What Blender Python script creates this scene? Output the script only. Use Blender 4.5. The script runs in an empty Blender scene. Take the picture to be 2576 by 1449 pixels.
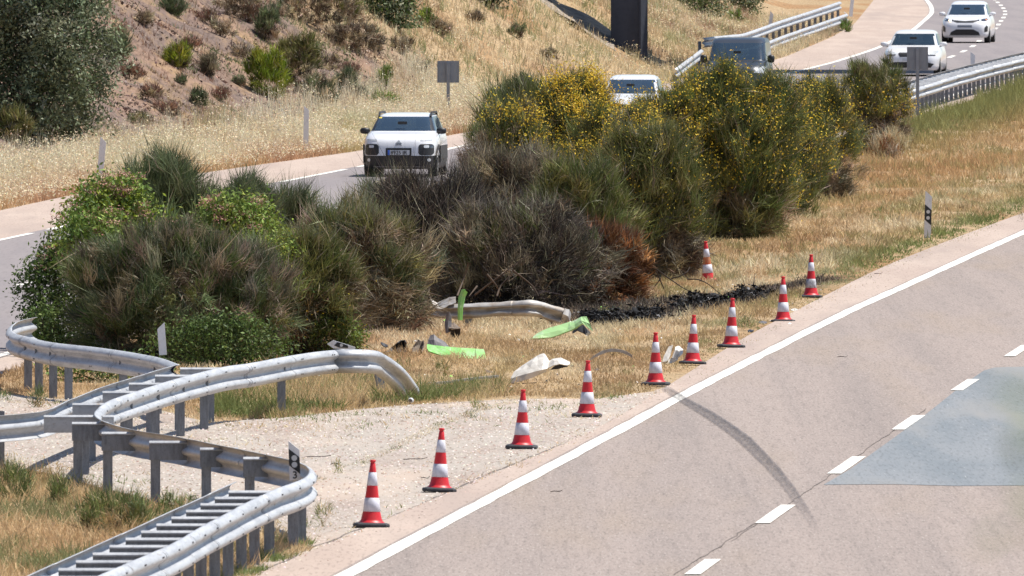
import bpy, math, random
import numpy as np
from mathutils import Vector
R = np.random.RandomState(7)
random.seed(7)
SC = bpy.context.scene
COL = SC.collection
# ------------------------------------------------------------------ camera, sky, sun, exposure
CAMH, FPX, PW, PH = 7.3, 48000.0, 2576.0, 1449.0     # a very long lens on an overpass 7.3 m above the road
PITCH = math.atan(1071.5 / FPX)
cam = bpy.data.cameras.new('camera'); cam.sensor_width = 36; cam.lens = FPX / PW * 36
cam.clip_start = 1; cam.clip_end = 9000
cam.dof.use_dof = True; cam.dof.focus_distance = 330; cam.dof.aperture_fstop = 26
co = bpy.data.objects.new('camera', cam); COL.objects.link(co)
co.location = (0, 0, CAMH); co.rotation_euler = (math.pi / 2 - PITCH, 0, 0)
SC.camera = co
SUN = Vector((0.45, 0.13, 1.0)).normalized()
W = bpy.data.worlds.new('World'); SC.world = W; W.use_nodes = True
nt = W.node_tree; bg = nt.nodes['Background']
sky = nt.nodes.new('ShaderNodeTexSky'); sky.sky_type = 'NISHITA'; sky.sun_disc = False
sky.sun_elevation = math.asin(SUN.z); sky.sun_rotation = math.atan2(SUN.x, SUN.y)
sky.altitude = 800; sky.air_density = 1.0; sky.dust_density = 1.2
nt.links.new(sky.outputs[0], bg.inputs[0]); bg.inputs[1].default_value = 0.105
sl = bpy.data.lights.new('sun', 'SUN'); sl.energy = 4.8; sl.angle = math.radians(0.53); sl.color = (1.0, 0.95, 0.87)
so = bpy.data.objects.new('sun', sl); COL.objects.link(so); so.location = (100, 100, 200)
so.rotation_euler = (-SUN).to_track_quat('-Z', 'Y').to_euler()
SC.view_settings.view_transform = 'Standard'; SC.view_settings.look = 'None'
SC.view_settings.exposure = 0.45; SC.view_settings.gamma = 1.0
try: SC.view_settings.use_curve_mapping = False
except Exception: pass
SC.render.engine = 'CYCLES'
SC.cycles.max_bounces = 6; SC.cycles.diffuse_bounces = 3; SC.cycles.glossy_bounces = 3
SC.cycles.transparent_max_bounces = 12; SC.cycles.transmission_bounces = 3
SC.cycles.caustics_reflective = False; SC.cycles.caustics_refractive = False

# ------------------------------------------------------------------ helpers
def tag(o, label=None, cat=None, group=None, kind=None):
    if label: o['label'] = label
    if cat: o['category'] = cat
    if group: o['group'] = group
    if kind: o['kind'] = kind
    return o
def link(name, data, parent=None, loc=None):
    o = bpy.data.objects.new(name, data); COL.objects.link(o)
    if parent: o.parent = parent
    if loc is not None: o.location = loc
    return o
def empty(name, loc, rz=0, label=None, cat=None, group=None):
    o = link(name, None, None, loc); o.rotation_euler[2] = rz; o.empty_display_size = .2
    return tag(o, label, cat, group)
def mesh(name, v, f, mat=None, parent=None, smooth=False, loc=None, col=None):
    me = bpy.data.meshes.new(name)
    me.from_pydata([tuple(map(float, p)) for p in v], [], [tuple(map(int, q)) for q in f])
    if mat: me.materials.append(mat)
    if smooth: me.polygons.foreach_set('use_smooth', [True] * len(me.polygons))
    me.update()
    return link(name, me, parent, loc)
def npmesh(name, V, T, C, mat, parent=None, smooth=False, loc=None):
    """fast triangle (or quad) mesh from numpy arrays with a colour per vertex"""
    me = bpy.data.meshes.new(name); k = T.shape[1]
    me.vertices.add(len(V)); me.vertices.foreach_set('co', V.astype(np.float32).ravel())
    me.loops.add(T.size); me.loops.foreach_set('vertex_index', T.astype(np.int32).ravel())
    me.polygons.add(len(T)); me.polygons.foreach_set('loop_start', np.arange(0, T.size, k, dtype=np.int32))
    me.polygons.foreach_set('loop_total', np.full(len(T), k, dtype=np.int32))
    if smooth: me.polygons.foreach_set('use_smooth', np.ones(len(T), dtype=bool))
    if C is not None:
        a = me.color_attributes.new('Col', 'FLOAT_COLOR', 'POINT')
        c4 = np.ones((len(V), 4), np.float32); c4[:, :3] = C; a.data.foreach_set('color', c4.ravel())
    me.materials.append(mat); me.update(calc_edges=True); me.validate()
    return link(name, me, parent, loc)
def mat(name, col=(.5, .5, .5), rough=.6, metal=0.0, spec=.5, attr=False, noise=None, bump=None, transl=0.0, trcol=None, coat=0):
    """noise=(scale xyz, detail, colour b, lo, hi) mixes a second colour in; bump=(scale xyz, strength, distance)"""
    m = bpy.data.materials.new(name); m.use_nodes = True; n = m.node_tree; L = n.links
    b = n.nodes['Principled BSDF']; b.inputs['Roughness'].default_value = rough; b.inputs['Metallic'].default_value = metal
    b.inputs['Base Color'].default_value = (*col, 1); b.inputs['Specular IOR Level'].default_value = spec
    if coat: b.inputs['Coat Weight'].default_value = coat; b.inputs['Coat Roughness'].default_value = .05
    src = None
    if attr:
        a = n.nodes.new('ShaderNodeAttribute'); a.attribute_name = 'Col'; src = a.outputs['Color']
    for q in (noise or []):
        sc3, det, cb, lo, hi = q[:5]
        tc = n.nodes.new('ShaderNodeTexCoord'); mp = n.nodes.new('ShaderNodeMapping'); mp.inputs['Scale'].default_value = sc3
        nz = n.nodes.new('ShaderNodeTexNoise'); nz.inputs['Scale'].default_value = 1; nz.inputs['Detail'].default_value = det
        nz.inputs['Roughness'].default_value = .65
        if len(q) > 5: mp.inputs['Rotation'].default_value = q[5]
        rp = n.nodes.new('ShaderNodeMapRange'); rp.inputs[1].default_value = lo; rp.inputs[2].default_value = hi
        mx = n.nodes.new('ShaderNodeMix'); mx.data_type = 'RGBA'
        L.new(tc.outputs['Object'], mp.inputs[0]); L.new(mp.outputs[0], nz.inputs['Vector']); L.new(nz.outputs[0], rp.inputs[0])
        L.new(rp.outputs[0], mx.inputs[0])
        if src is not None: L.new(src, mx.inputs[6])
        else: mx.inputs[6].default_value = (*col, 1)
        if isinstance(cb, float):
            ml = n.nodes.new('ShaderNodeMix'); ml.data_type = 'RGBA'; ml.blend_type = 'MULTIPLY'; ml.inputs[0].default_value = 1
            if src is not None: L.new(src, ml.inputs[6])
            else: ml.inputs[6].default_value = (*col, 1)
            ml.inputs[7].default_value = (cb, cb, cb, 1); L.new(ml.outputs[2], mx.inputs[7])
        else: mx.inputs[7].default_value = (*cb, 1)
        src = mx.outputs[2]
    if src is not None: L.new(src, b.inputs['Base Color'])
    if bump:
        tc = n.nodes.new('ShaderNodeTexCoord'); mp = n.nodes.new('ShaderNodeMapping'); mp.inputs['Scale'].default_value = bump[0]
        nz = n.nodes.new('ShaderNodeTexNoise'); nz.inputs['Scale'].default_value = 1; nz.inputs['Detail'].default_value = 4
        bp = n.nodes.new('ShaderNodeBump'); bp.inputs['Strength'].default_value = bump[1]; bp.inputs['Distance'].default_value = bump[2]
        L.new(tc.outputs['Object'], mp.inputs[0]); L.new(mp.outputs[0], nz.inputs['Vector']); L.new(nz.outputs[0], bp.inputs['Height'])
        L.new(bp.outputs[0], b.inputs['Normal'])
    if transl:
        out = n.nodes['Material Output']; tr = n.nodes.new('ShaderNodeBsdfTranslucent'); ms = n.nodes.new('ShaderNodeMixShader')
        ms.inputs[0].default_value = transl
        if src is not None: L.new(src, tr.inputs[0])
        else: tr.inputs[0].default_value = (*col, 1)
        L.new(b.outputs[0], ms.inputs[1]); L.new(tr.outputs[0], ms.inputs[2]); L.new(ms.outputs[0], out.inputs[0])
    return m
def vnoise(x, y, seed=0):
    x = np.asarray(x, float); y = np.asarray(y, float)
    xi = np.floor(x).astype(np.int64); yi = np.floor(y).astype(np.int64); fx = x - xi; fy = y - yi
    fx = fx * fx * (3 - 2 * fx); fy = fy * fy * (3 - 2 * fy)
    def h(a, b):
        n = (a * 374761393 + b * 668265263 + seed * 974711) & 0xffffffff
        n = ((n ^ (n >> 13)) * 1274126177) & 0xffffffff
        return ((n ^ (n >> 16)) & 0xffff) / 65535.0
    a = h(xi, yi); b = h(xi + 1, yi); c = h(xi, yi + 1); d = h(xi + 1, yi + 1)
    return (a * (1 - fx) + b * fx) * (1 - fy) + (c * (1 - fx) + d * fx) * fy
def fbm(x, y, seed=0, o=4):
    s = 0; a = .5; t = 0
    for i in range(o):
        s = s + a * vnoise(x * 2 ** i, y * 2 ** i, seed + i); t += a; a *= .5
    return s / t
def sstep(a, b, x):
    t = np.clip((np.asarray(x, float) - a) / (b - a), 0, 1); return t * t * (3 - 2 * t)
def lerp(a, b, t):
    t = np.asarray(t)[..., None]; return np.asarray(a) * (1 - t) + np.asarray(b) * t

# photograph sight lines -> real positions
def ray(px, py):
    u = (px - PW / 2) / FPX; v = (PH / 2 - py) / FPX
    return np.array([u, math.cos(PITCH) + v * math.sin(PITCH), -math.sin(PITCH) + v * math.cos(PITCH)])
def zr(y): return np.interp(y, [0, 480, 540, 592, 620, 690, 760, 850, 1000, 3000], [0, 0, .2, .55, .66, .82, .92, 1.0, 1.15, 2.5])
def hit(px, py, h=0.0, surf=None):
    """first point of the road level (or of the terrain) raised by h that this sight line meets"""
    d = ray(px, py); D = np.arange(120, 1600, .25)
    P = np.array([0, 0, CAMH])[None] + D[:, None] * d[None] / d[1]
    s = (H(P[:, 0], P[:, 1]) if surf == 't' else zr(P[:, 1])) + h
    g = P[:, 2] - s; k = np.argmax(g < 0)
    if k == 0: k = len(D) - 1
    t = g[k - 1] / (g[k - 1] - g[k] + 1e-12)
    return P[k - 1] * (1 - t) + P[k] * t
def at(px, py, Y):
    """the point of a sight line at distance Y"""
    d = ray(px, py); return np.array([0, 0, CAMH]) + d * (Y / d[1])
def curve(pts, h=0, sm=0):
    w = np.array([hit(*p, h=h) for p in pts]); w = w[np.argsort(w[:, 1])]
    if sm:
        g = np.arange(w[0, 1], w[-1, 1], 2.0); X = np.interp(g, w[:, 1], w[:, 0]); k = int(sm); s0 = X[1] - X[0]; s1 = X[-1] - X[-2]
        Xp = np.concatenate([X[0] - s0 * np.arange(k, 0, -1), X, X[-1] + s1 * np.arange(1, k + 1)]); ker = np.hanning(2 * k + 1); X = np.convolve(Xp, ker / ker.sum(), 'valid')
        w = np.stack([X, g, 0 * g], -1)
    def f(y):
        y = np.asarray(y, float); r = np.interp(y, w[:, 1], w[:, 0])
        s0 = (w[1, 0] - w[0, 0]) / (w[1, 1] - w[0, 1]); s1 = (w[-1, 0] - w[-2, 0]) / (w[-1, 1] - w[-2, 1])
        r = np.where(y < w[0, 1], w[0, 0] + s0 * (y - w[0, 1]), r)
        return np.where(y > w[-1, 1], w[-1, 0] + s1 * (y - w[-1, 1]), r)
    return f
# plan of the place -------------------------------------------------
XlL = curve([(0, 605), (440, 511), (870, 427), (1140, 372), (2065, 168), (2215, 120), (2300, 75), (2346, 34), (2342, 14), (2330, 0)], sm=14)  # outer edge line, far carriageway
XeL = curve([(0, 530), (180, 490), (540, 430), (900, 380), (1170, 335), (1690, 206), (1960, 150), (2090, 95), (2150, 60), (2190, 10)], sm=10)  # its paved edge
def lane1(y): return XlL(y) + np.interp(y, [300, 560, 700], [4.0, 3.8, 3.1])
def XinL(y): return XlL(y) + np.interp(y, [300, 560, 700], [8.0, 7.7, 7.0])
def XiL(y): return XinL(y) + 1.0
XlR = curve([(870, 1449), (1130, 1310), (1430, 1152), (1730, 990), (1846, 930), (2114, 794), (2366, 680), (2576, 585)], sm=6)
def lane2(y):
    return LR(y)
LR = curve([(1765, 1432), (1950, 1297), (2129, 1174), (2285, 1066), (2429, 970), (2560, 886)])
XsR = curve([(300, 1600), (640, 1449), (1010, 1290), (1500, 1083), (1690, 965), (1870, 850), (2060, 752), (2210, 676), (2400, 600), (2576, 535)], sm=6)
def poly_mask(P, x, y):
    x = np.asarray(x); y = np.asarray(y); ins = np.zeros(x.shape, bool); n = len(P)
    for i in range(n):
        x1, y1 = P[i]; x2, y2 = P[(i + 1) % n]
        if y1 == y2: continue
        c = ((y1 > y) != (y2 > y)) & (x < (x2 - x1) * (y - y1) / (y2 - y1) + x1); ins ^= c
    return ins
ISL_PX = [(-160, 980), (0, 990), (140, 1003), (300, 1005), (520, 1062), (700, 1052), (900, 1030), (1030, 1018), (1300, 1003), (1500, 1003), (1640, 985), (1700, 965),
          (1500, 1090), (1000, 1300), (560, 1500), (420, 1640), (300, 1640), (560, 1460), (740, 1375), (700, 1350), (540, 1290), (400, 1262), (250, 1225), (120, 1190), (0, 1170), (-200, 1150)]
ISL = [tuple(hit(a, b)[:2]) for a, b in ISL_PX]
def H(x, y):
    x = np.asarray(x, float); y = np.asarray(y, float)
    z0 = zr(y); d = XeL(y) - x
    v = np.interp(y, [300, 450, 520, 590, 640, 700], [4, 3.4, 2.6, 1.0, 2.0, 3.0])
    m = np.interp(y, [300, 560, 620, 680], [.6, .64, .62, .4])
    up = np.clip(d - v, 0, None); hill = m * (np.sqrt(up * up + .36) - .6)
    hill = np.where(hill > 9, 9 + (hill - 9) * .35, hill)
    hill = hill + sstep(0, 2, d) * .12
    bump = (fbm(x * .55, y * .16, 3, 4) - .5) * .9 * sstep(v, v + 4, d) + (fbm(x * 1.7, y * .9, 9, 3) - .5) * .16 * sstep(.2, 2, d)
    rid = np.abs(fbm(y * .16 + d * .05, d * .07, 13, 3) - .5) * 2
    bump = bump - (.5 - rid) * .55 * sstep(v + .5, v + 4, d) * (y < 530)
    zl = z0 + hill + bump
    med = (x > XiL(y)) & (x < XsR(y)); e = np.minimum(x - XiL(y), XsR(y) - x)
    zm = z0 + (fbm(x * .8, y * .22, 5, 4) - .5) * .17 * sstep(0, 1.2, e) - .06 * sstep(0, 3, e)
    zm = zm + .10 * sstep(.3, 3, e) * sstep(330, 400, y)
    zm = np.where(poly_mask(ISL, x, y), z0 - .02, zm)
    z = np.where(d > 0, zl, np.where(med, zm, z0 - .02))
    far = x > XsR(y) + 12
    return np.where(far, z0 + (fbm(x * .3, y * .1, 8, 3) - .5) * .4, z)
# ------------------------------------------------------------------ materials
M = {}
M['ground'] = mat('ground_soil', attr=True, rough=.95, spec=.1, noise=[((9, 1.6, 9), 5, .62, .45, .62), ((1.3, .35, 1.3), 4, (.33, .22, .12), .5, .75)], bump=((14, 5, 14), .5, .04))
M['asphalt'] = mat('asphalt', (.315, .258, .226), .88, spec=.25, noise=[((.8, .012, 1), 3, (.255, .213, .190), .38, .68, (0, 0, .062)), ((.5, .03, 1), 3, (.30, .238, .188), .50, .75, (0, 0, .062)), ((34, 1.8, 1), 5, .62, .50, .68), ((38, 2.1, 1), 4, (.44, .39, .35), .56, .74), ((12, .35, 1), 4, .84, .50, .68, (0, 0, .062))], bump=((60, 60, 60), .25, .004))
M['asphalt_far'] = mat('asphalt_lane', (.25, .22, .215), .85, spec=.25, noise=[((1.2, .04, 1), 4, (.215, .19, .19), .4, .65), ((16, .6, 1), 3, .85, .5, .7)])
M['shoulder'] = mat('shoulder_asphalt', (.40, .315, .265), .92, spec=.2, noise=[((.9, .09, 1), 5, (.46, .37, .31), .42, .66), ((24, 1.5, 1), 4, .66, .52, .7), ((.5, .03, 1), 4, (.33, .265, .23), .5, .7)], bump=((50, 50, 50), .3, .006))
M['island'] = mat('chipped_paving', (.375, .33, .285), .95, spec=.2, noise=[((1.2, .14, 1), 5, (.33, .265, .225), .45, .66), ((17, 1.6, 1), 4, .55, .54, .68), ((23, 2.4, 1), 4, (.58, .51, .46), .56, .72), ((.5, .06, 1), 4, (.46, .37, .30), .5, .7)], bump=((45, 45, 45), .4, .01))
M['patch'] = mat('blue_grey_asphalt_patch', (.22, .232, .242), .85, spec=.3, noise=[((1.1, .06, 1), 5, (.17, .19, .205), .4, .66), ((26, 1.1, 1), 3, .70, .5, .68), ((22, .9, 1), 3, (.36, .37, .37), .62, .78), ((.8, .05, 1), 3, (.25, .245, .235), .5, .72)])
M['paint'] = mat('road_paint', (.78, .75, .68), .7, noise=[((20, .9, 1), 4, (.48, .42, .36), .56, .70), ((1.2, .1, 1), 4, (.62, .58, .52), .45, .7)])
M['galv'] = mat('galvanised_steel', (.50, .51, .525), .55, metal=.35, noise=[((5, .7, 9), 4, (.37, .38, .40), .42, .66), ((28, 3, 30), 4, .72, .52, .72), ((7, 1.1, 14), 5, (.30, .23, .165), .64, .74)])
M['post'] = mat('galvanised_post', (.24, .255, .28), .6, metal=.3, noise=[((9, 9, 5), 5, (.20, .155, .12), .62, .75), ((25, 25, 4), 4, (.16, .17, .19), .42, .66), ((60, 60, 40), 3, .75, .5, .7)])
M['bolt'] = mat('dark_bolt', (.16, .16, .17), .5, metal=.5)
M['concrete'] = mat('shade_darkened_concrete', (.040, .047, .066), .9, noise=[((1.5, 1.5, .35), 5, (.028, .033, .047), .45, .66), ((6, 6, 9), 4, .8, .5, .7)])  # shade under the deck is put into this dark bluish base colour
M['rubble'] = mat('stone_pitching', (.33, .27, .21), .95, noise=[((2.5, 2.5, 4), 5, (.19, .155, .125), .45, .62)], bump=((6, 6, 8), .6, .08))
M['white'] = mat('white_plastic', (.74, .74, .75), .5, noise=[((20, 20, 12), 4, (.60, .59, .57), .5, .75)])
M['black'] = mat('black_plastic', (.02, .02, .023), .5)
M['reflector'] = mat('reflector_glass', (.62, .62, .62), .25)
M['signback'] = mat('aluminium_sign_back', (.27, .285, .31), .45, metal=.3, noise=[((3, 3, 3), 3, (.23, .24, .27), .4, .65)])
M['leaf'] = mat('leaves', attr=True, rough=.6, spec=.25, transl=.22)
M['grass'] = mat('grass_blades', attr=True, rough=.8, spec=.15, transl=.3)
M['wood'] = mat('twigs', attr=True, rough=.9, spec=.1)
M['flower'] = mat('flowers', attr=True, rough=.7, transl=.25)

# ------------------------------------------------------------------ ground sheet
xs = np.unique(np.concatenate([-np.geomspace(34, 4000, 16)[::-1], np.arange(-34, 46.01, .55), np.geomspace(47, 4000, 16)]))
ys = np.unique(np.concatenate([-np.geomspace(20, 3000, 8)[::-1], np.arange(0, 180, 12), np.concatenate([np.arange(180, 600, 1.3), np.arange(600, 880, 2.5)]), np.geomspace(882, 6000, 26)]))
gx, gy = np.meshgrid(xs, ys); gz = H(gx, gy)
V = np.stack([gx, gy, gz], -1).reshape(-1, 3); nx, ny = len(xs), len(ys)
i0 = (np.arange(ny - 1)[:, None] * nx + np.arange(nx - 1)[None]).ravel()
T = np.stack([i0, i0 + 1, i0 + nx + 1, i0 + nx], -1)
def SCREE(x, y):
    """bare shale cutting: the slope left of about the sign, in places broken by reddish earth"""
    d = XeL(y) - x
    return sstep(3.0, 4.2, d) * (1 - sstep(532, 560, y + 1.6 * d - 8 + 14 * (fbm(y * .06, d * .3, 4) - .5)))
gd = (XeL(gy) - gx)
soil = np.array([.40, .29, .17]) + 0 * gx[..., None]
n1 = fbm(gx * .5, gy * .09, 21); n2 = fbm(gx * 1.6, gy * .12, 22)
soil = lerp(soil, [.34, .20, .10], sstep(.5, .7, n1)[...])
rk = lerp(np.array([.175, .125, .105]) + 0 * gx[..., None], [.25, .165, .12], sstep(.42, .60, fbm(gy * .30 + gx * .1, gd * .12, 23)))
rk = lerp(rk, [.17, .125, .105], sstep(.48, .62, fbm(gy * .55, gd * .16, 24)))
sc = SCREE(gx, gy)[..., None]
soil = soil * (1 - sc) + rk * sc
burn = lambda x, y: None
BURN = [tuple(hit(a, b)[:2]) for a, b in [(1380, 800), (1500, 815), (1650, 800), (1860, 772), (2130, 700), (2060, 690), (1880, 728), (1700, 745), (1500, 752), (1300, 742), (1180, 752)]]
bm = poly_mask(BURN, gx, gy)
soil[bm] = soil[bm] * .16
ground = npmesh('ground', V, T, soil.reshape(-1, 3), M['ground'], smooth=True); tag(ground, kind='structure')

def sheet(name, xa, xb, y0, y1, off, m, parent=None, ny=160, nx=6, kind='structure'):
    yy = np.linspace(y0, y1, ny) if np.isscalar(y0) else y0
    ny = len(yy); A = xa(yy) if callable(xa) else np.full(ny, xa); B = xb(yy) if callable(xb) else np.full(ny, xb)
    t = np.linspace(0, 1, nx)[None]; X = A[:, None] * (1 - t) + B[:, None] * t; Y = np.repeat(yy[:, None], nx, 1)
    V = np.stack([X, Y, zr(Y) + off], -1).reshape(-1, 3)
    i = (np.arange(ny - 1)[:, None] * nx + np.arange(nx - 1)[None]).ravel()
    o = npmesh(name, V, np.stack([i, i + 1, i + nx + 1, i + nx], -1), None, m, parent)
    if kind and not parent: tag(o, kind=kind)
    return o
def polysheet(name, P, off, m, parent=None):
    o = mesh(name, [(p[0], p[1], float(zr(p[1])) + off) for p in P], [list(range(len(P)))], m, parent)
    import bmesh
    b = bmesh.new(); b.from_mesh(o.data); bmesh.ops.triangulate(b, faces=b.faces[:]); bmesh.ops.recalc_face_normals(b, faces=b.faces[:])
    if b.faces and sum(f.normal.z for f in b.faces) < 0: bmesh.ops.reverse_faces(b, faces=b.faces[:])
    b.to_mesh(o.data); b.free(); return o
isl = polysheet('paved_crossover', ISL, .000, M['island']); tag(isl, kind='structure')
shR = sheet('near_road_shoulder', XsR, lambda y: XlR(y) + .3, 120, 560, .006, M['shoulder']); 
shL = sheet('far_road_shoulder', XeL, lambda y: XlL(y) + .2, 300, 1100, .004, M['shoulder'])
sheet('far_road_inner_shoulder', lambda y: XinL(y) - .2, XiL, 200, 1100, .004, M['shoulder'])
roadR = sheet('near_road', lambda y: XlR(y) - .15, lambda y: XlR(y) + 11, 100, 600, .010, M['asphalt'], nx=12)
roadL = sheet('far_road', lambda y: XlL(y) - .12, lambda y: XinL(y) + .12, 200, 1100, .008, M['asphalt_far'], nx=12)
def wander(f, a, w, s):
    return lambda y: f(y) + a * (fbm(np.asarray(y) * w, 0 * np.asarray(y) + s, s, 3) - .5)
sheet('edge_line', wander(lambda y: XlR(y) - .095, .045, .9, 1), wander(lambda y: XlR(y) + .11, .045, .7, 2), 120, 560, .016, M['paint'], roadR, ny=260, nx=2)
for a, b in [((1640, 1495), (1690, 1455)), ((1727, 1449), (1800, 1411)), ((1909, 1320), (1992, 1274)), ((2088, 1195), (2170, 1152)), ((2251, 1084), (2318, 1048)), ((2396, 985), (2462, 957)), ((2528, 899), (2586, 871)), ((2660, 822), (2710, 800))]:
    y0, y1 = hit(*a)[1], hit(*b)[1]
    sheet('lane_dash', lambda y: LR(y) - .085, lambda y: LR(y) + .085, y0, y1, .020, M['paint'], roadR, ny=6, nx=2)
pt = [tuple(hit(a, b)[:2]) for a, b in [(2072, 1222), (2140, 1182), (2250, 1103), (2340, 1036), (2420, 972), (2476, 934), (2500, 927), (2540, 925), (2900, 924), (3100, 1228), (2700, 1226), (2560, 1224), (2400, 1225), (2250, 1221)]]
polysheet('repair_patch', pt, .014, M['patch'], roadR)
# thin cracks that run with the lane
M['crack'] = mat('crack_tar', (.13, .105, .09), .95)
def ribbon(name, px, w, off, m, parent, jit=0):
    P = [hit(*p) for p in px]; P = [P[0] + (P[-1] - P[0]) * 0] if len(P) < 2 else P
    Q = []
    for a, b in zip(P[:-1], P[1:]):
        n = max(2, int(np.linalg.norm(b - a) / .8)); Q += [a + (b - a) * k / n for k in range(n)]
    Q.append(P[-1]); v = []; ws = w if np.isscalar(w) else None
    for k, q in enumerate(Q):
        j = jit * (random.random() - .5); ww = ws if ws is not None else np.interp(k / (len(Q) - 1), *w)
        ww *= (1 if not jit else random.uniform(.5, 1.3)); v += [(q[0] - ww / 2 + j, q[1], q[2] + off), (q[0] + ww / 2 + j, q[1], q[2] + off)]
    return mesh(name, v, [(2 * k, 2 * k + 1, 2 * k + 3, 2 * k + 2) for k in range(len(Q) - 1)], m, parent)
ribbon('crack', [(1840, 1365), (1985, 1270), (2075, 1208), (2200, 1120), (2330, 1030)], .012, .0165, M['crack'], roadR, .04)
ribbon('crack', [(1700, 1449), (1800, 1385), (1900, 1318)], .014, .0165, M['crack'], roadR, .05)
ribbon('crack', [(640, 1446), (800, 1372), (1015, 1288), (1200, 1205), (1500, 1083), (1640, 1000)], .03, .0025, M['crack'], isl, .05)
ribbon('crack', [(960, 1020), (1100, 1016), (1290, 1006)], .03, .0025, M['crack'], isl, .05)
ribbon('crack', [(0, 1100), (150, 1098), (300, 1100)], .03, .0025, M['crack'], isl, .04)
# tyre mark: thin rubber film, worn through in streaks, fading at its far end
m = bpy.data.materials.new('tyre_rubber_film'); m.use_nodes = True; n = m.node_tree; L = n.links
b = n.nodes['Principled BSDF']; b.inputs['Base Color'].default_value = (.075, .07, .075, 1); b.inputs['Roughness'].default_value = .8
a = n.nodes.new('ShaderNodeAttribute'); a.attribute_name = 'Col'; tc = n.nodes.new('ShaderNodeTexCoord'); mp = n.nodes.new('ShaderNodeMapping')
mp.inputs['Scale'].default_value = (26, 1.2, 1); nz = n.nodes.new('ShaderNodeTexNoise'); nz.inputs['Scale'].default_value = 1; nz.inputs['Detail'].default_value = 4
rp = n.nodes.new('ShaderNodeMapRange'); rp.inputs[1].default_value = .3; rp.inputs[2].default_value = .7; rp.inputs[3].default_value = .35; rp.inputs[4].default_value = 1
mu = n.nodes.new('ShaderNodeMath'); mu.operation = 'MULTIPLY'; tr = n.nodes.new('ShaderNodeBsdfTransparent'); ms = n.nodes.new('ShaderNodeMixShader')
L.new(tc.outputs['Object'], mp.inputs[0]); L.new(mp.outputs[0], nz.inputs['Vector']); L.new(nz.outputs[0], rp.inputs[0]); L.new(rp.outputs[0], mu.inputs[0])
L.new(a.outputs['Color'], mu.inputs[1]); L.new(mu.outputs[0], ms.inputs[0]); L.new(tr.outputs[0], ms.inputs[1]); L.new(b.outputs[0], ms.inputs[2])
L.new(ms.outputs[0], n.nodes['Material Output'].inputs[0]); M['skid'] = m
def skid(px, strength, name='tyre_mark'):
    """px: (left x, right x, y, alpha)"""
    ks = np.array(px, float); t = np.linspace(0, len(ks) - 1, 60); I = lambda c: np.interp(t, np.arange(len(ks)), ks[:, c])
    xl, xr, yy, al = I(0), I(1), I(2), I(3); V = []; C = []
    for k in range(60):
        A, B = hit(xl[k], yy[k]), hit(xr[k], yy[k])
        for j, e in zip((0, .12, .35, .7, .9, 1), (.25, .8, .55, .85, 1, .2)):
            V.append(A * (1 - j) + B * j + np.array([0, 0, .024])); C.append([al[k] * e * strength] * 3)
    i = (np.arange(59)[:, None] * 6 + np.arange(5)[None]).ravel()
    return npmesh(name, np.array(V), np.stack([i, i + 1, i + 7, i + 6], -1), np.array(C), M['skid'], roadR)
skid([(1648, 1668, 968, .1), (1664, 1694, 982, .6), (1700, 1735, 1008, .75), (1752, 1796, 1040, .8), (1800, 1846, 1072, .8), (1846, 1893, 1106, .8), (1888, 1930, 1145, .75), (1930, 1968, 1186, .7), (1966, 2000, 1228, .6), (2000, 2030, 1275, .42), (2030, 2055, 1318, .2), (2046, 2066, 1350, 0)], 1.0)
skid([(1838, 1846, 1150, 0), (1856, 1868, 1190, .22), (1872, 1886, 1240, .18), (1880, 1896, 1290, 0)], .4)
skid([(1468, 1475, 1108, 0), (1486, 1500, 1128, .35), (1505, 1520, 1140, 0)], .5)
# outer edge line of the far road: long painted pieces with gaps, then the whole line
def dashL(fx, y0, y1, w=.075, n=None):
    sheet('lane_dash', lambda y: fx(y) - w, lambda y: fx(y) + w, y0, y1, .014, M['paint'], roadL, ny=n or max(3, int((y1 - y0) / 4)), nx=2)
for a, b in [((-150, 640), (95, 588)), ((132, 579), (166, 570)), ((612, 471), (658, 465)), ((680, 459), (872, 427)), ((900, 421), (1000, 402))]:
    dashL(XlL, hit(*a)[1], hit(*b)[1])
sheet('edge_line', lambda y: XlL(y) - .09, lambda y: XlL(y) + .09, 478, 1000, .014, M['paint'], roadL, ny=140, nx=2)
sheet('edge_line', lambda y: XinL(y) - .08, lambda y: XinL(y) + .08, 200, 1000, .014, M['paint'], roadL, ny=140, nx=2)
y = 311.5
while y < 1000:
    dashL(lane1, y, y + 9 if y < 560 else y + 6, .07 if y < 560 else .085); y += 17 if y < 560 else 15

# ------------------------------------------------------------------ overpass (its deck is above the frame, its shadow lies on the far road)
YB = 604.5
ov = empty('road_overpass', (3.3, YB, 0), 0, 'concrete overpass pier, its shade coloured in, between dry grass slope and far road', 'bridge')
def prism(name, poly, z0, z1, m, parent, loc=(0, 0, 0), taper=1):
    k = len(poly); v = [(x, y, z0) for x, y in poly] + [(x * taper, y * taper, z1) for x, y in poly]
    f = [tuple(range(k))[::-1], tuple(range(k, 2 * k))] + [(i, (i + 1) % k, k + (i + 1) % k, k + i) for i in range(k)]
    return mesh(name, v, f, m, parent, loc=loc)
pb = at(1583, 160, YB)
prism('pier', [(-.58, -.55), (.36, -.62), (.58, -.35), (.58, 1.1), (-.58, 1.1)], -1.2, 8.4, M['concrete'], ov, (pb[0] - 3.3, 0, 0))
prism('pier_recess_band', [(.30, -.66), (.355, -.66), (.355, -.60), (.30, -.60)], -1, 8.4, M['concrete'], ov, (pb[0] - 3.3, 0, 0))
pr2 = prism('pier', [(-.58, -.55), (.58, -.55), (.58, 1.1), (-.58, 1.1)], -1.2, 8.4, M['concrete'], ov, (22.5, 0, 0))
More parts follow.
